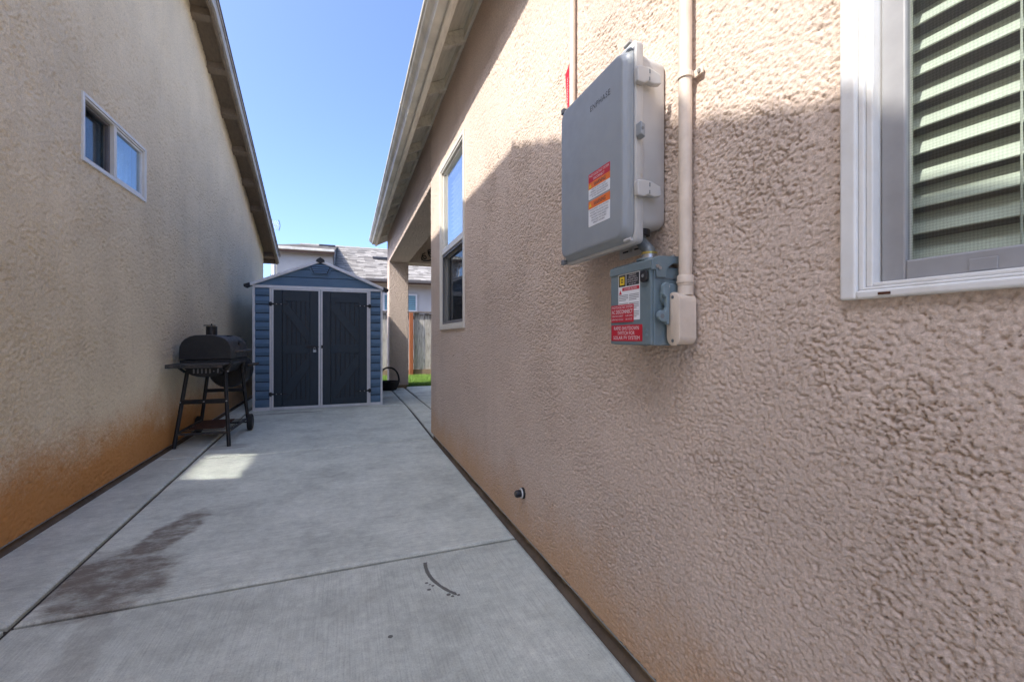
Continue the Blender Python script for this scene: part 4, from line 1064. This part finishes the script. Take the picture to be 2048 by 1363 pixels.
# ------------------------------------------------------------------ barrel grill
gr = thing('barrel_grill', 'black barrel charcoal grill on a wheeled cart beside the sandy wall', 'grill', (-1.23, 5.2, 0))
GX0, GX1, GY0, GY1 = -1.445, -1.030, 4.90, 5.66
gc = (GX0 + GX1) / 2; gw = (GX1 - GX0) / 2
def lid_ring(y, s=1.0):
    P = [(GX0, 0.805), (GX0, 0.865)]
    for k in range(1, 12):
        a = math.pi - k * math.pi / 12
        P.append((gc + gw * math.copysign(abs(math.cos(a)) ** 0.72, math.cos(a)), 0.865 + 0.168 * abs(math.sin(a)) ** 0.80))
    P += [(GX1, 0.865), (GX1, 0.805)]
    return [(gc + (p[0] - gc) * s, y, 0.805 + (p[1] - 0.805) * s) for p in P]
ld = MB().loft([lid_ring(GY0 - 0.006, 0.985), lid_ring(GY0), lid_ring(GY0 + 0.012), lid_ring(GY1 - 0.012), lid_ring(GY1)]).build('lid', M['grill_dusty'], gr, smooth=True)
MB().loft([lid_ring(GY0 - 0.010, 0.975), lid_ring(GY0 - 0.0062, 0.985)]).build('end_plate', M['grill'], ld, smooth=True)
MB().tube([(-1.235, 5.10, 1.02), (-1.235, 5.10, 1.115)], 0.047, 20).build('chimney', M['grill'], ld, smooth=True)
MB().cyl((-1.25, 5.095, 1.120), (-1.25, 5.095, 1.128), 0.050, 20).cyl((-1.235, 5.10, 1.128), (-1.235, 5.10, 1.142), 0.006, 8).build('damper_cap', M['grill'], ld)
MB().tube(bezpath([(GX1 - 0.01, 5.08, 0.87), (GX1 + 0.05, 5.08, 0.872), (GX1 + 0.062, 5.13, 0.872), (GX1 + 0.062, 5.43, 0.872), (GX1 + 0.05, 5.48, 0.872), (GX1 - 0.01, 5.48, 0.87)], 5), 0.014, 10).build('handle', M['grill_dusty'], ld, smooth=True)
MB().box(-1.17, -1.11, 5.20, 5.34, 1.018, 1.030).build('lid_vent', M['grill'], ld, bevel=0.003)
MB().cyl((GX1 - 0.012, 5.28, 0.955), (GX1 + 0.004, 5.28, 0.952), 0.03, 18).build('thermometer', M['grill'], ld)
def tub_ring(y):
    P = [(GX0 + 0.005, 0.798), (GX1 - 0.005, 0.798), (GX1 - 0.008, 0.755)]
    for k in range(9):
        a = -k * math.pi / 8
        P.append((gc + (gw - 0.055) * math.cos(a) if True else 0, 0.705 + 0.07 * math.sin(a)))
    P.append((GX0 + 0.008, 0.755))
    return [(p[0], y, p[1]) for p in P]
tb = MB().loft([tub_ring(GY0 + 0.004), tub_ring(GY1 - 0.004)]).build('fire_tub', M['grill'], gr, smooth=True)
for k in range(7):
    x = -1.335 + k * 0.032
    MB().prism(rrect(x, x + (0.012 if k not in (5,) else 0.009), 0.672 if k != 5 else 0.685, 0.715 if k != 5 else 0.697, 0.004, 2), 'y', GY0 - 0.0005, GY0 + 0.0035).build('air_slot', M['screen_frame'], tb)  # pale inserts: brightness seen through the openings is put into their colour
MB().box(-1.462, -1.035, 4.615, 4.892, 0.758, 0.772).box(-1.462, -1.035, 4.612, 4.620, 0.738, 0.7575).build('side_shelf', M['grill_dusty'], gr, bevel=0.003)
for x in (-1.40, -1.09):
    MB().bar((x, 4.70, 0.752), (x, 4.898, 0.69), 0.012, 0.02).build('shelf_bracket', M['grill'], gr)
def leg(p0, p1, foot):
    return MB().tube([p0, p1], 0.017, 10).build('leg', M['grill'], gr, smooth=True)
leg((-1.385, 4.93, 0.700), (-1.462, 4.83, 0.0), 1)
leg((-1.085, 4.93, 0.715), (-1.020, 4.775, 0.0), 1)
leg((-1.385, 5.60, 0.690), (-1.455, 5.60, 0.06), 0)
leg((-1.075, 5.60, 0.690), (-1.005, 5.565, 0.06), 0)
MB().tube(bezpath([(-1.075, 4.925, 0.68), (-1.052, 4.96, 0.735), (-1.040, 5.05, 0.752), (-1.040, 5.50, 0.752), (-1.052, 5.57, 0.735), (-1.072, 5.60, 0.68)], 5), 0.016, 10).build('side_rail', M['grill_dusty'], gr, smooth=True)
MB().bar((-1.425, 4.872, 0.415), (-1.045, 4.845, 0.415), 0.010, 0.042).build('front_brace', M['grill'], gr, bevel=0.002)
MB().bar((-1.415, 5.60, 0.44), (-1.04, 5.585, 0.44), 0.010, 0.036).build('rear_brace', M['grill'], gr, bevel=0.002)
for p in ((-1.422, 4.862, 0.415), (-1.235, 4.850, 0.415), (-1.052, 4.838, 0.415), (-1.045, 4.86, 0.69)):
    MB().cyl((p[0], p[1] - 0.012, p[2]), (p[0], p[1] - 0.004, p[2]), 0.007, 8).build('bolt', M['zinc'], gr)
MB().bar((-1.450, 4.850, 0.125), (-1.032, 4.802, 0.125), 0.020, 0.020).build('lower_bar', M['grill_dusty'], gr)
MB().bar((-1.450, 4.850, 0.13), (-1.450, 5.60, 0.13), 0.016, 0.016).build('shelf_rail', M['grill_dusty'], gr)
MB().bar((-1.032, 4.802, 0.13), (-1.012, 5.57, 0.13), 0.016, 0.016).build('shelf_rail', M['grill_dusty'], gr)
MB().box(-1.40, -1.12, 5.02, 5.50, 0.133, 0.141).build('bottom_shelf', M['rust'], gr, bevel=0.002, label='rusty brown steel shelf')
for k in range(9):
    y = 4.98 + k * 0.068
    MB().tube([(-1.45, y, 0.130), (-1.025, y - 0.01, 0.130)], 0.0035, 6).build('shelf_wire', M['grill_dusty'], gr)
MB().tube([(-1.478, 5.585, 0.088), (-0.965, 5.55, 0.088)], 0.008, 8).build('axle', M['grill'], gr)
for (x, y) in ((-1.468, 5.585), (-0.985, 5.552)):
    t = MB(); t.tube([(x - 0.022, y, 0.088), (x - 0.016, y, 0.088), (x + 0.016, y, 0.088), (x + 0.022, y, 0.088)], [0.078, 0.088, 0.088, 0.078], 26)
    wh = t.build('wheel', M['rubber'], gr, smooth=True)
    for s in (-1, 1):
        MB().cyl((x + s * 0.0225, y, 0.088), (x + s * 0.026, y, 0.088), 0.052, 20).build('hub', M['grill_dusty'], wh)
# offset firebox on the far end
fb = MB(); fb.tube([(-1.22, 5.67, 0.64), (-1.22, 5.69, 0.64), (-1.22, 6.03, 0.64), (-1.22, 6.05, 0.64)], [0.17, 0.185, 0.185, 0.17], 28)
fbo = fb.build('side_firebox', M['grill'], gr, smooth=True)
MB().tube(bezpath([(-1.04, 5.75, 0.70), (-0.985, 5.75, 0.705), (-0.975, 5.80, 0.705), (-0.975, 5.92, 0.705), (-0.985, 5.97, 0.705), (-1.04, 5.97, 0.70)], 5), 0.012, 10).build('handle', M['grill_dusty'], fbo, smooth=True)

# ------------------------------------------------------------------ basket by the pillar
ba = thing('wicker_basket', 'dark wicker basket with arched handle beside the pillar foot', 'basket', (0.77, 8.93, 0))
bx_, by_ = 0.77, 8.93
def brad(t): return 0.135 + 0.055 * t ** 0.8
m = MB(); nst = 24
for row in range(9):
    t = (row + 0.5) / 9; z = 0.012 + 0.135 * t; R = brad(t); ring = []
    for k in range(nst * 2 + 1):
        a = 2 * math.pi * k / (nst * 2); wv = 0.006 * (1 if (k + row) % 2 else -1)
        ring.append((bx_ + (R + wv) * math.cos(a), by_ + (R + wv) * 0.93 * math.sin(a), z))
    m.tube(ring, 0.0085, 5, caps=False)
body = m.build('basket_body', M['wicker'], ba, smooth=True)
m = MB()
for k in range(nst):
    a = 2 * math.pi * k / nst
    m.tube([(bx_ + brad(0) * math.cos(a), by_ + brad(0) * 0.93 * math.sin(a), 0.0), (bx_ + brad(1) * math.cos(a), by_ + brad(1) * 0.93 * math.sin(a), 0.155)], 0.005, 5)
m.build('stakes', M['wicker'], body)
MB().tube([(bx_ + brad(1) * 0 + 0.13 * math.cos(2 * math.pi * k / 24), by_ + 0.12 * math.sin(2 * math.pi * k / 24), 0.012) for k in range(25)], 0.010, 6, caps=False).cyl((bx_, by_, 0.001), (bx_, by_, 0.012), 0.13, 24).build('basket_base', M['wicker'], ba)
for ph in (0, 2.1, 4.2):
    pts = []
    for k in range(49):
        a = 2 * math.pi * k / 48; q = a * 16 + ph
        pts.append((bx_ + (brad(1) + 0.004 + 0.008 * math.cos(q)) * math.cos(a), by_ + (brad(1) + 0.004 + 0.008 * math.cos(q)) * 0.93 * math.sin(a), 0.158 + 0.008 * math.sin(q)))
    MB().tube(pts, 0.008, 5, caps=False).build('rim_strand', M['wicker'], ba, smooth=True)
for ph in (0, 2.1, 4.2):
    pts = []
    for k in range(61):
        a = math.pi * k / 60; q = a * 14 + ph
        R = 0.192 + 0.009 * math.cos(q)
        pts.append((bx_ + R * math.cos(a), by_ + 0.012 * math.sin(q), 0.155 + (0.275 + 0.009 * math.cos(q)) * math.sin(a) ** 0.85))
    MB().tube(pts, 0.010, 6).build('handle_strand', M['wicker'], ba, smooth=True)

# ------------------------------------------------------------------ electrical gear on the wall
TEXT = []
def text(s, yc, zc_, wdt, hgt, x, mat, parent, bold=0.0, vert=False):
    TEXT.append((s, yc, zc_, wdt, hgt, x, mat, parent, bold, vert))
def sticker(name, parent, y0, y1, z0, z1, x, mat):
    return MB().prism(rrect(y0, y1, z0, z1, 0.002, 3), 'x', x - 0.0007, x).build(name, mat, parent)

eb = thing('combiner_box', 'large grey plastic enclosure with warning stickers on the pink stucco', 'electrical box', (0.80, 1.15, 1.26))
def rr3(x, y0, y1, z0, z1, r): return [(x, p[0], p[1]) for p in rrect(y0, y1, z0, z1, r, 7)]
MB().loft([rr3(0.7945, 0.972, 1.328, 1.296, 1.738, 0.022), rr3(0.790, 0.970, 1.330, 1.292, 1.740, 0.024), rr3(0.722, 0.966, 1.334, 1.284, 1.748, 0.028), rr3(0.716, 0.966, 1.334, 1.282, 1.748, 0.028)]).build('body', M['box_light'], eb, smooth=True)  # paler than the door: its partly sunlit side is put into the colour
MB().loft([rr3(0.7155, 0.956, 1.344, 1.246, 1.764, 0.012), rr3(0.712, 0.954, 1.346, 1.244, 1.766, 0.014), rr3(0.694, 0.954, 1.346, 1.244, 1.766, 0.014), rr3(0.6925, 0.956, 1.344, 1.246, 1.764, 0.012)]).build('rim', M['box_light'], eb, smooth=True)
MB().loft([rr3(0.6922, 0.962, 1.338, 1.252, 1.758, 0.03), rr3(0.690, 0.962, 1.338, 1.252, 1.758, 0.03)]).build('gasket', M['box_dark'], eb)
door = MB().loft([rr3(0.6898, 0.960, 1.340, 1.250, 1.760, 0.032), rr3(0.686, 0.968, 1.334, 1.256, 1.752, 0.032), rr3(0.678, 0.9765, 1.330, 1.261, 1.747, 0.032), rr3(0.672, 0.9785, 1.330, 1.263, 1.745, 0.032), rr3(0.6697, 0.9815, 1.327, 1.266, 1.742, 0.030), rr3(0.669, 0.986, 1.322, 1.271, 1.737, 0.027)]).build('door', M['box_grey'], eb, smooth=True)
for z in (1.665, 1.378):
    lt = MB().prism([(0.684, z + 0.018), (0.690, z + 0.022), (0.722, z + 0.022), (0.756, z + 0.010), (0.758, z - 0.014), (0.735, z - 0.018), (0.716, z - 0.014), (0.706, z - 0.020), (0.686, z - 0.018)], 'y', 0.936, 0.9535).build('latch', M['box_light'], eb, bevel=0.003)
    MB().box(0.7195, 0.7225, 0.9350, 0.9362, z + 0.006, z + 0.016).box(0.7195, 0.7220, 0.9350, 0.9362, z - 0.012, z - 0.003).build('latch_slot', M['box_dark'], lt)
hp = MB().prism([(0.690, 1.545), (0.704, 1.538), (0.704, 1.505), (0.690, 1.512)], 'y', 0.930, 0.9535).build('padlock_tab', M['box_grey'], eb, bevel=0.003)
MB().cyl((0.695, 0.9290, 1.526), (0.695, 0.9302, 1.526), 0.004, 10).build('tab_hole', M['box_dark'], hp)
for z in (1.757, 1.253):
    MB().cyl((0.680, 0.957, z), (0.680, 0.985, z), 0.0045, 10).build('hinge_pin', M['box_light'], eb)
    MB().box(0.676, 0.690, 1.327, 1.346, z - 0.008, z + 0.008).build('hinge_knuckle', M['box_dark'], eb, bevel=0.002)
MB().box(0.7915, 0.7945, 1.055, 1.175, 1.240, 1.300).build('mounting_foot', M['box_light'], eb, bevel=0.002)
for (ya, yb) in ((1.070, 1.098), (1.128, 1.156)):
    MB().box(0.7908, 0.7916, ya, yb, 1.257, 1.262).build('foot_slot', M['black_plastic'], eb)
MB().cyl((0.786, 1.113, 1.2605), (0.792, 1.113, 1.2605), 0.006, 12).build('foot_screw', M['zinc'], eb)
MB().cyl((0.7415, 1.003, 1.2900), (0.7415, 1.003, 1.2740), 0.025, 20).build('knockout_nut', M['black_plastic'], eb)
X_ = 0.669
text('ENPHASE', 1.0885, 1.6680, 0.105, 0.0165, X_ - 0.0004, M['ink_dark'], door)
y0, y1 = 1.037, 1.150
s1 = sticker('warning_sticker', door, y0, y1, 1.4535, 1.4790, X_, M['red'])
text('PHOTOVOLTAIC SYSTEM', (y0 + y1) / 2, 1.4715, 0.104, 0.0070, X_ - 0.0010, M['ink_white'], s1)
text('DISCONNECT', (y0 + y1) / 2, 1.4600, 0.058, 0.0068, X_ - 0.0010, M['ink_white'], s1)
s2 = sticker('warning_sticker', door, y0, y1, 1.4045, 1.4345, X_, M['white_st'])
h2 = MB().box(X_ - 0.0009, X_ - 0.00005, y0, y1, 1.4347, 1.4530).build('sticker_header', M['orange'], s2)
text('WARNING', 1.089, 1.4438, 0.062, 0.0115, X_ - 0.0012, M['ink_dark'], s2, 0.012)
MB().prism([(1.133, 1.4385), (1.1475, 1.4385), (1.140, 1.4500)], 'x', X_ - 0.0012, X_ - 0.0008).build('alert_triangle', M['yellow'], s2)
for k, ln in enumerate(('ELECTRIC SHOCK HAZARD', 'TERMINALS ON THE LINE AND', 'LOAD SIDES MAY BE ENERGIZED', 'IN THE OPEN POSITION')):
    text(ln, 1.0935, 1.4305 - k * 0.0068, 0.0036 * len(ln), 0.0042, X_ - 0.0010, M['ink_dark'], s2)
s3 = sticker('warning_sticker', door, y0, y1, 1.3255, 1.3765, X_, M['white_st'])
MB().box(X_ - 0.0009, X_ - 0.00005, y0, y1, 1.3767, 1.3990).build('sticker_header', M['orange'], s3)
text('WARNING', 1.089, 1.3878, 0.062, 0.0115, X_ - 0.0012, M['ink_dark'], s3, 0.012)
MB().prism([(1.133, 1.3825), (1.1475, 1.3825), (1.140, 1.3940)], 'x', X_ - 0.0012, X_ - 0.0008).build('alert_triangle', M['yellow'], s3)
for k, ln in enumerate(('THIS EQUIPMENT FED BY MULTIPLE', 'SOURCES. TOTAL RATING OF ALL', 'OVERCURRENT DEVICES EXCLUDING', 'MAIN SUPPLY OVERCURRENT', 'DEVICE SHALL NOT EXCEED', 'AMPACITY OF BUSBAR')):
    text(ln, 1.0935, 1.3715 - k * 0.0076, 0.0034 * len(ln), 0.0045, X_ - 0.0010, M['ink_dark'], s3)

el = thing('conduit_elbow', 'short grey metal offset fitting joining the enclosure and the switch box', 'conduit fitting', (0.7395, 1.0, 1.2))
MB().tube(bezpath([(0.7415, 1.003, 1.276), (0.7415, 1.001, 1.262), (0.743, 0.985, 1.244), (0.744, 0.969, 1.230), (0.744, 0.968, 1.219)], 6), 0.0155, 16).build('offset_pipe', M['cast'], el, smooth=True)
MB().cyl((0.744, 0.968, 1.2195), (0.744, 0.968, 1.2245), 0.0205, 20).build('brass_ring', M['brass'], el)
MB().tube([(0.744, 0.968, 1.2190), (0.744, 0.968, 1.2045)], [0.019, 0.0205], 20).build('hub_nipple', M['zinc'], el, smooth=True)

ds = thing('disconnect_switch', 'small blue grey metal switch box with red labels and side lever', 'switch box', (0.75, 0.99, 0.98))
MB().box(0.708, 0.792, 0.903, 1.079, 0.982, 1.176).build('body', M['switch_grey'], ds, bevel=0.003)
cv = MB().box(0.700, 0.7075, 0.905, 1.081, 0.984, 1.174).build('cover', M['switch_grey'], ds, bevel=0.002)
MB().prism([(0.697, 1.168), (0.697, 1.192), (0.720, 1.2025), (0.794, 1.2040), (0.794, 1.186), (0.762, 1.186), (0.750, 1.178), (0.742, 1.168), (0.738, 1.150), (0.712, 1.150), (0.7095, 1.168)], 'y', 0.8965, 0.9015).build('hood_cheek', M['switch_grey'], ds, bevel=0.0012)
MB().prism([(0.697, 1.172), (0.697, 1.192), (0.720, 1.2025), (0.794, 1.2040), (0.794, 1.1995), (0.721, 1.198), (0.7015, 1.189), (0.7015, 1.172)], 'y', 0.9018, 1.082).build('hood', M['switch_grey'], ds, bevel=0.0012)
MB().cyl((0.744, 0.968, 1.2015), (0.744, 0.968, 1.2070), 0.033, 24).build('hub_plate', M['switch_grey'], ds, bevel=0.001)
MB().cyl((0.778, 0.918, 1.203), (0.778, 0.918, 1.211), 0.006, 12).build('bolt', M['zinc'], ds)
for p in ((0.712, 1.176), (0.719, 1.172)):
    MB().cyl((p[0], 0.893, p[1]), (p[0], 0.8968, p[1]), 0.0045, 12).build('bolt', M['zinc'], ds)
kb = MB().prism(rrect(0.911, 0.937, 1.140, 1.169, 0.007, 4), 'x', 0.6905, 0.6995).build('knob', M['black_plastic'], ds, bevel=0.002)
MB().cyl((0.6885, 0.923, 1.155), (0.6906, 0.923, 1.155), 0.0040, 12).build('rivet', M['zinc'], kb)
MB().box(0.7075, 0.792, 0.9010, 0.9026, 1.1475, 1.1492).build('seam', M['box_dark'], ds)
MB().cyl((0.752, 0.902, 1.105), (0.752, 0.891, 1.105), 0.030, 28).build('switch_boss', M['switch_lever'], ds, bevel=0.003)
lv_ = MB().prism([(0.716, 1.128), (0.724, 1.136), (0.734, 1.134), (0.736, 1.100), (0.734, 1.035), (0.728, 1.032), (0.726, 1.040), (0.716, 1.040), (0.706, 1.044), (0.702, 1.053), (0.704, 1.063), (0.712, 1.068), (0.722, 1.066), (0.726, 1.075), (0.726, 1.098), (0.716, 1.106)], 'y', 0.878, 0.889).build('lever', M['switch_lever'], ds, bevel=0.002)
MB().cyl((0.713, 0.8775, 1.0535), (0.713, 0.8787, 1.0535), 0.0058, 14).build('lever_hole', M['box_dark'], lv_)
MB().bar((0.738, 0.889, 1.098), (0.775, 0.889, 1.066), 0.006, 0.012).build('lever_link', M['switch_lever'], ds)
MB().cyl((0.739, 0.8870, 1.127), (0.739, 0.8912, 1.127), 0.0045, 12).build('bolt', M['zinc'], ds)
MB().cyl((0.770, 0.8985, 1.010), (0.770, 0.9030, 1.010), 0.018, 20).build('knockout', M['switch_lever'], ds, bevel=0.001)
for z in (1.008, 1.020):
    MB().cyl((0.6988, 0.922, z), (0.7002, 0.922, z), 0.004, 12).build('cover_mark', M['switch_lever'], ds)
X_ = 0.700
la = sticker('rating_label', cv, 0.948, 1.043, 1.048, 1.172, X_, M['white_st'])
MB().box(X_ - 0.0010, X_ - 0.0006, 0.9505, 1.0055, 1.1385, 1.1695).build('black_field', M['black_st'], la)
lg = MB().box(X_ - 0.0010, X_ - 0.0006, 1.0085, 1.0405, 1.1385, 1.1695).build('logo_field', M['black_st'], la)
ring_x(MB(), X_ - 0.0013, X_ - 0.0009, 1.0140, 1.0350, 1.1430, 1.1650, 0.0055, 0.0058).build('logo_square', M['yellow'], la)
MB().box(X_ - 0.0013, X_ - 0.0009, 1.0222, 1.0270, 1.1515, 1.1565).build('logo_core', M['yellow'], la)
for k, ln in enumerate(('GENERAL DUTY', 'SAFETY SWITCH', 'ENCLOSURE TYPE 3R', 'SERVICE EQUIPMENT', '60 A 240 VAC')):
    text(ln, 0.978, 1.1660 - k * 0.0058, 0.0026 * len(ln), 0.0036, X_ - 0.0013, M['ink_white'], la)
MB().box(X_ - 0.0010, X_ - 0.0006, 0.9500, 1.0240, 1.1265, 1.1355).build('danger_bar', M['red'], la)
text('DANGER PELIGRO', 0.987, 1.1310, 0.058, 0.0050, X_ - 0.0013, M['ink_white'], la)
MB().prism([(1.0265, 1.1180), (1.0395, 1.1180), (1.0330, 1.1300)], 'x', X_ - 0.0010, X_ - 0.0006).build('hazard_mark', M['ink_red'], la)
for c, (ya, yb) in enumerate(((0.9515, 0.9930), (0.9975, 1.0400))):
    for k in range(15):
        z = 1.1150 - k * 0.0045
        if k % 5 == 4: continue
        yy = ya + (0.010 if k % 5 == 3 else 0.0)
        MB().box(X_ - 0.0009, X_ - 0.0006, yy, yb, z - 0.0011, z + 0.0011).build('fine_print', M['screen_frame'], la)
ac = sticker('red_label', cv, 0.973, 1.0765, 1.0430, 1.0900, X_ - 0.0009, M['red'])
text('PHOTOVOLTAIC SYSTEM', 1.0245, 1.0835, 0.094, 0.0070, X_ - 0.0019, M['ink_white'], ac)
text('AC DISCONNECT', 1.0245, 1.0715, 0.096, 0.0105, X_ - 0.0019, M['ink_white'], ac, 0.015)
text('OPERATING CURRENT', 1.0455, 1.0600, 0.054, 0.0050, X_ - 0.0019, M['ink_white'], ac)
text('10.08 AMPS', 0.9925, 1.0600, 0.031, 0.0050, X_ - 0.0019, M['ink_white'], ac)
text('OPERATING VOLTAGE', 1.0455, 1.0505, 0.054, 0.0050, X_ - 0.0019, M['ink_white'], ac)
text('240 VOLTS', 0.9935, 1.0505, 0.029, 0.0050, X_ - 0.0019, M['ink_white'], ac)
rs = sticker('red_label', cv, 0.938, 1.0770, 0.9925, 1.0355, X_, M['red'])
text('RAPID SHUTDOWN', 1.0075, 1.0268, 0.112, 0.0095, X_ - 0.0010, M['ink_white'], rs)
text('SWITCH FOR', 1.0075, 1.0140, 0.076, 0.0095, X_ - 0.0010, M['ink_white'], rs)
text('SOLAR PV SYSTEM', 1.0075, 1.0012, 0.118, 0.0095, X_ - 0.0010, M['ink_white'], rs)

cd = thing('wall_conduit', 'thick cream conduit rising beside the enclosure with access fitting at its foot', 'conduit', (0.775, 0.872, 1.1))
CY, CX = 0.871, 0.776
MB().tube([(CX, CY, 1.13), (CX, CY + 0.001, 1.7), (CX, CY - 0.001, 2.4), (CX, CY, 3.1)], 0.0158, 20).build('pipe', M['conduit'], cd, smooth=True)
MB().tube([(CX, CY, 1.105), (CX, CY, 1.128), (CX, CY, 1.129), (CX, CY, 1.150), (CX, CY, 1.153)], [0.0185, 0.0185, 0.0195, 0.0200, 0.0185], 20).tube([(CX, CY, 1.1345), (CX, CY, 1.139)], 0.0215, 20).build('coupling', M['conduit'], cd, smooth=True)
st = MB().tube([(CX, CY, 1.632), (CX, CY, 1.646)], 0.0185, 20).box(0.790, 0.7945, CY - 0.040, CY - 0.012, 1.630, 1.648).build('strap', M['conduit'], cd, bevel=0.001)
MB().cyl((0.787, CY - 0.031, 1.639), (0.791, CY - 0.031, 1.639), 0.005, 10).build('screw', M['zinc'], st)
lb = MB().loft([[(0.790, p[0], p[1]) for p in rrect(CY - 0.0205, CY + 0.0205, 0.985, 1.108, 0.0195, 6)], [(0.744, p[0], p[1]) for p in rrect(CY - 0.021, CY + 0.021, 0.984, 1.109, 0.0205, 6)]]).build('access_fitting', M['conduit'], cd, smooth=True)
lbc = MB().loft([[(0.7435, p[0], p[1]) for p in rrect(CY - 0.023, CY + 0.023, 0.982, 1.111, 0.0225, 6)], [(0.7390, p[0], p[1]) for p in rrect(CY - 0.023, CY + 0.023, 0.982, 1.111, 0.0225, 6)], [(0.7375, p[0], p[1]) for p in rrect(CY - 0.0205, CY + 0.0205, 0.9845, 1.1085, 0.0200, 6)]]).build('fitting_cover', M['conduit'], lb, smooth=True)
for z in (0.994, 1.099):
    MB().cyl((0.7365, CY, z), (0.7378, CY, z), 0.0042, 10).build('screw', M['cast'], lb)

cn = thing('thin_conduit', 'thin cream conduit rising above the far edge of the enclosure', 'conduit', (0.78, 1.46, 1.6))
MB().tube(bezpath([(0.782, 1.462, 3.1), (0.782, 1.462, 2.2), (0.782, 1.462, 1.66), (0.778, 1.455, 1.61), (0.772, 1.425, 1.59), (0.765, 1.345, 1.588)], 6), 0.0108, 16).build('pipe', M['conduit'], cn, smooth=True)
fl = MB().add([(0.7705, 1.4665, 1.80), (0.7705, 1.4665, 2.012), (0.7695, 1.4950, 1.985), (0.7695, 1.4760, 1.80), (0.7713, 1.4665, 1.80), (0.7713, 1.4665, 2.012), (0.7703, 1.4950, 1.985), (0.7703, 1.4760, 1.80)], [(0, 1, 2, 3), (7, 6, 5, 4), (0, 4, 5, 1), (1, 5, 6, 2), (2, 6, 7, 3), (3, 7, 4, 0)]).build('warning_flag', M['red'], cn)
text('WARNING: PHOTOVOLTAIC', 1.4765, 1.885, 0.0075, 0.165, 0.7692, M['ink_white'], fl, 0, True)

ps = thing('pipe_stub', 'small black capped pipe stub with white ring low on the pink wall', 'pipe stub', (0.80, 1.992, 0.255))
MB().tube([(0.801, 1.992, 0.255), (0.790, 1.992, 0.255)], [0.027, 0.026], 20).build('rubber_collar', M['rubber'], ps, smooth=True)
MB().tube([(0.7895, 1.992, 0.255), (0.785, 1.992, 0.255)], [0.024, 0.023], 20).build('white_ring', M['vinyl'], ps, smooth=True)
MB().tube([(0.7848, 1.992, 0.255), (0.765, 1.992, 0.254), (0.757, 1.992, 0.254)], [0.017, 0.018, 0.013], 16).build('cap', M['black_plastic'], ps, smooth=True)

# ------------------------------------------------------------------ lettering: glyph outlines turned into meshes lying on their stickers
tmp = []
for (s, yc, zc_, wd, hg, x, mat, par, bold, vert) in TEXT:
    cu = bpy.data.curves.new('lettering', 'FONT'); cu.body = s; cu.size = 1.0; cu.resolution_u = 2
    cu.offset = bold; cu.space_character = 1.12 if s == 'ENPHASE' else 1.0
    o = bpy.data.objects.new('lettering_tmp', cu); col.objects.link(o); tmp.append(o)
dg = bpy.context.evaluated_depsgraph_get()
for o, (s, yc, zc_, wd, hg, x, mat, par, bold, vert) in zip(tmp, TEXT):
    me = bpy.data.meshes.new_from_object(o.evaluated_get(dg))
    n = len(me.vertices); co = np.empty(n * 3, np.float32); me.vertices.foreach_get('co', co); co = co.reshape(-1, 3)
    lo, hi = co.min(0), co.max(0); q = (co - (lo + hi) / 2) / np.maximum(hi - lo, 1e-6)
    org = np.array(ORI[par.name])
    new = np.empty_like(co); new[:, 0] = x
    if vert:
        new[:, 1] = yc + q[:, 1] * wd; new[:, 2] = zc_ + q[:, 0] * hg
    else:
        new[:, 1] = yc - q[:, 0] * wd; new[:, 2] = zc_ + q[:, 1] * hg
    me.vertices.foreach_set('co', (new - org).astype(np.float32).ravel()); me.update()
    me.materials.clear(); me.materials.append(mat)
    t = bpy.data.objects.new('lettering', me); col.objects.link(t); t.parent = par
    cu = o.data; bpy.data.objects.remove(o); bpy.data.curves.remove(cu)
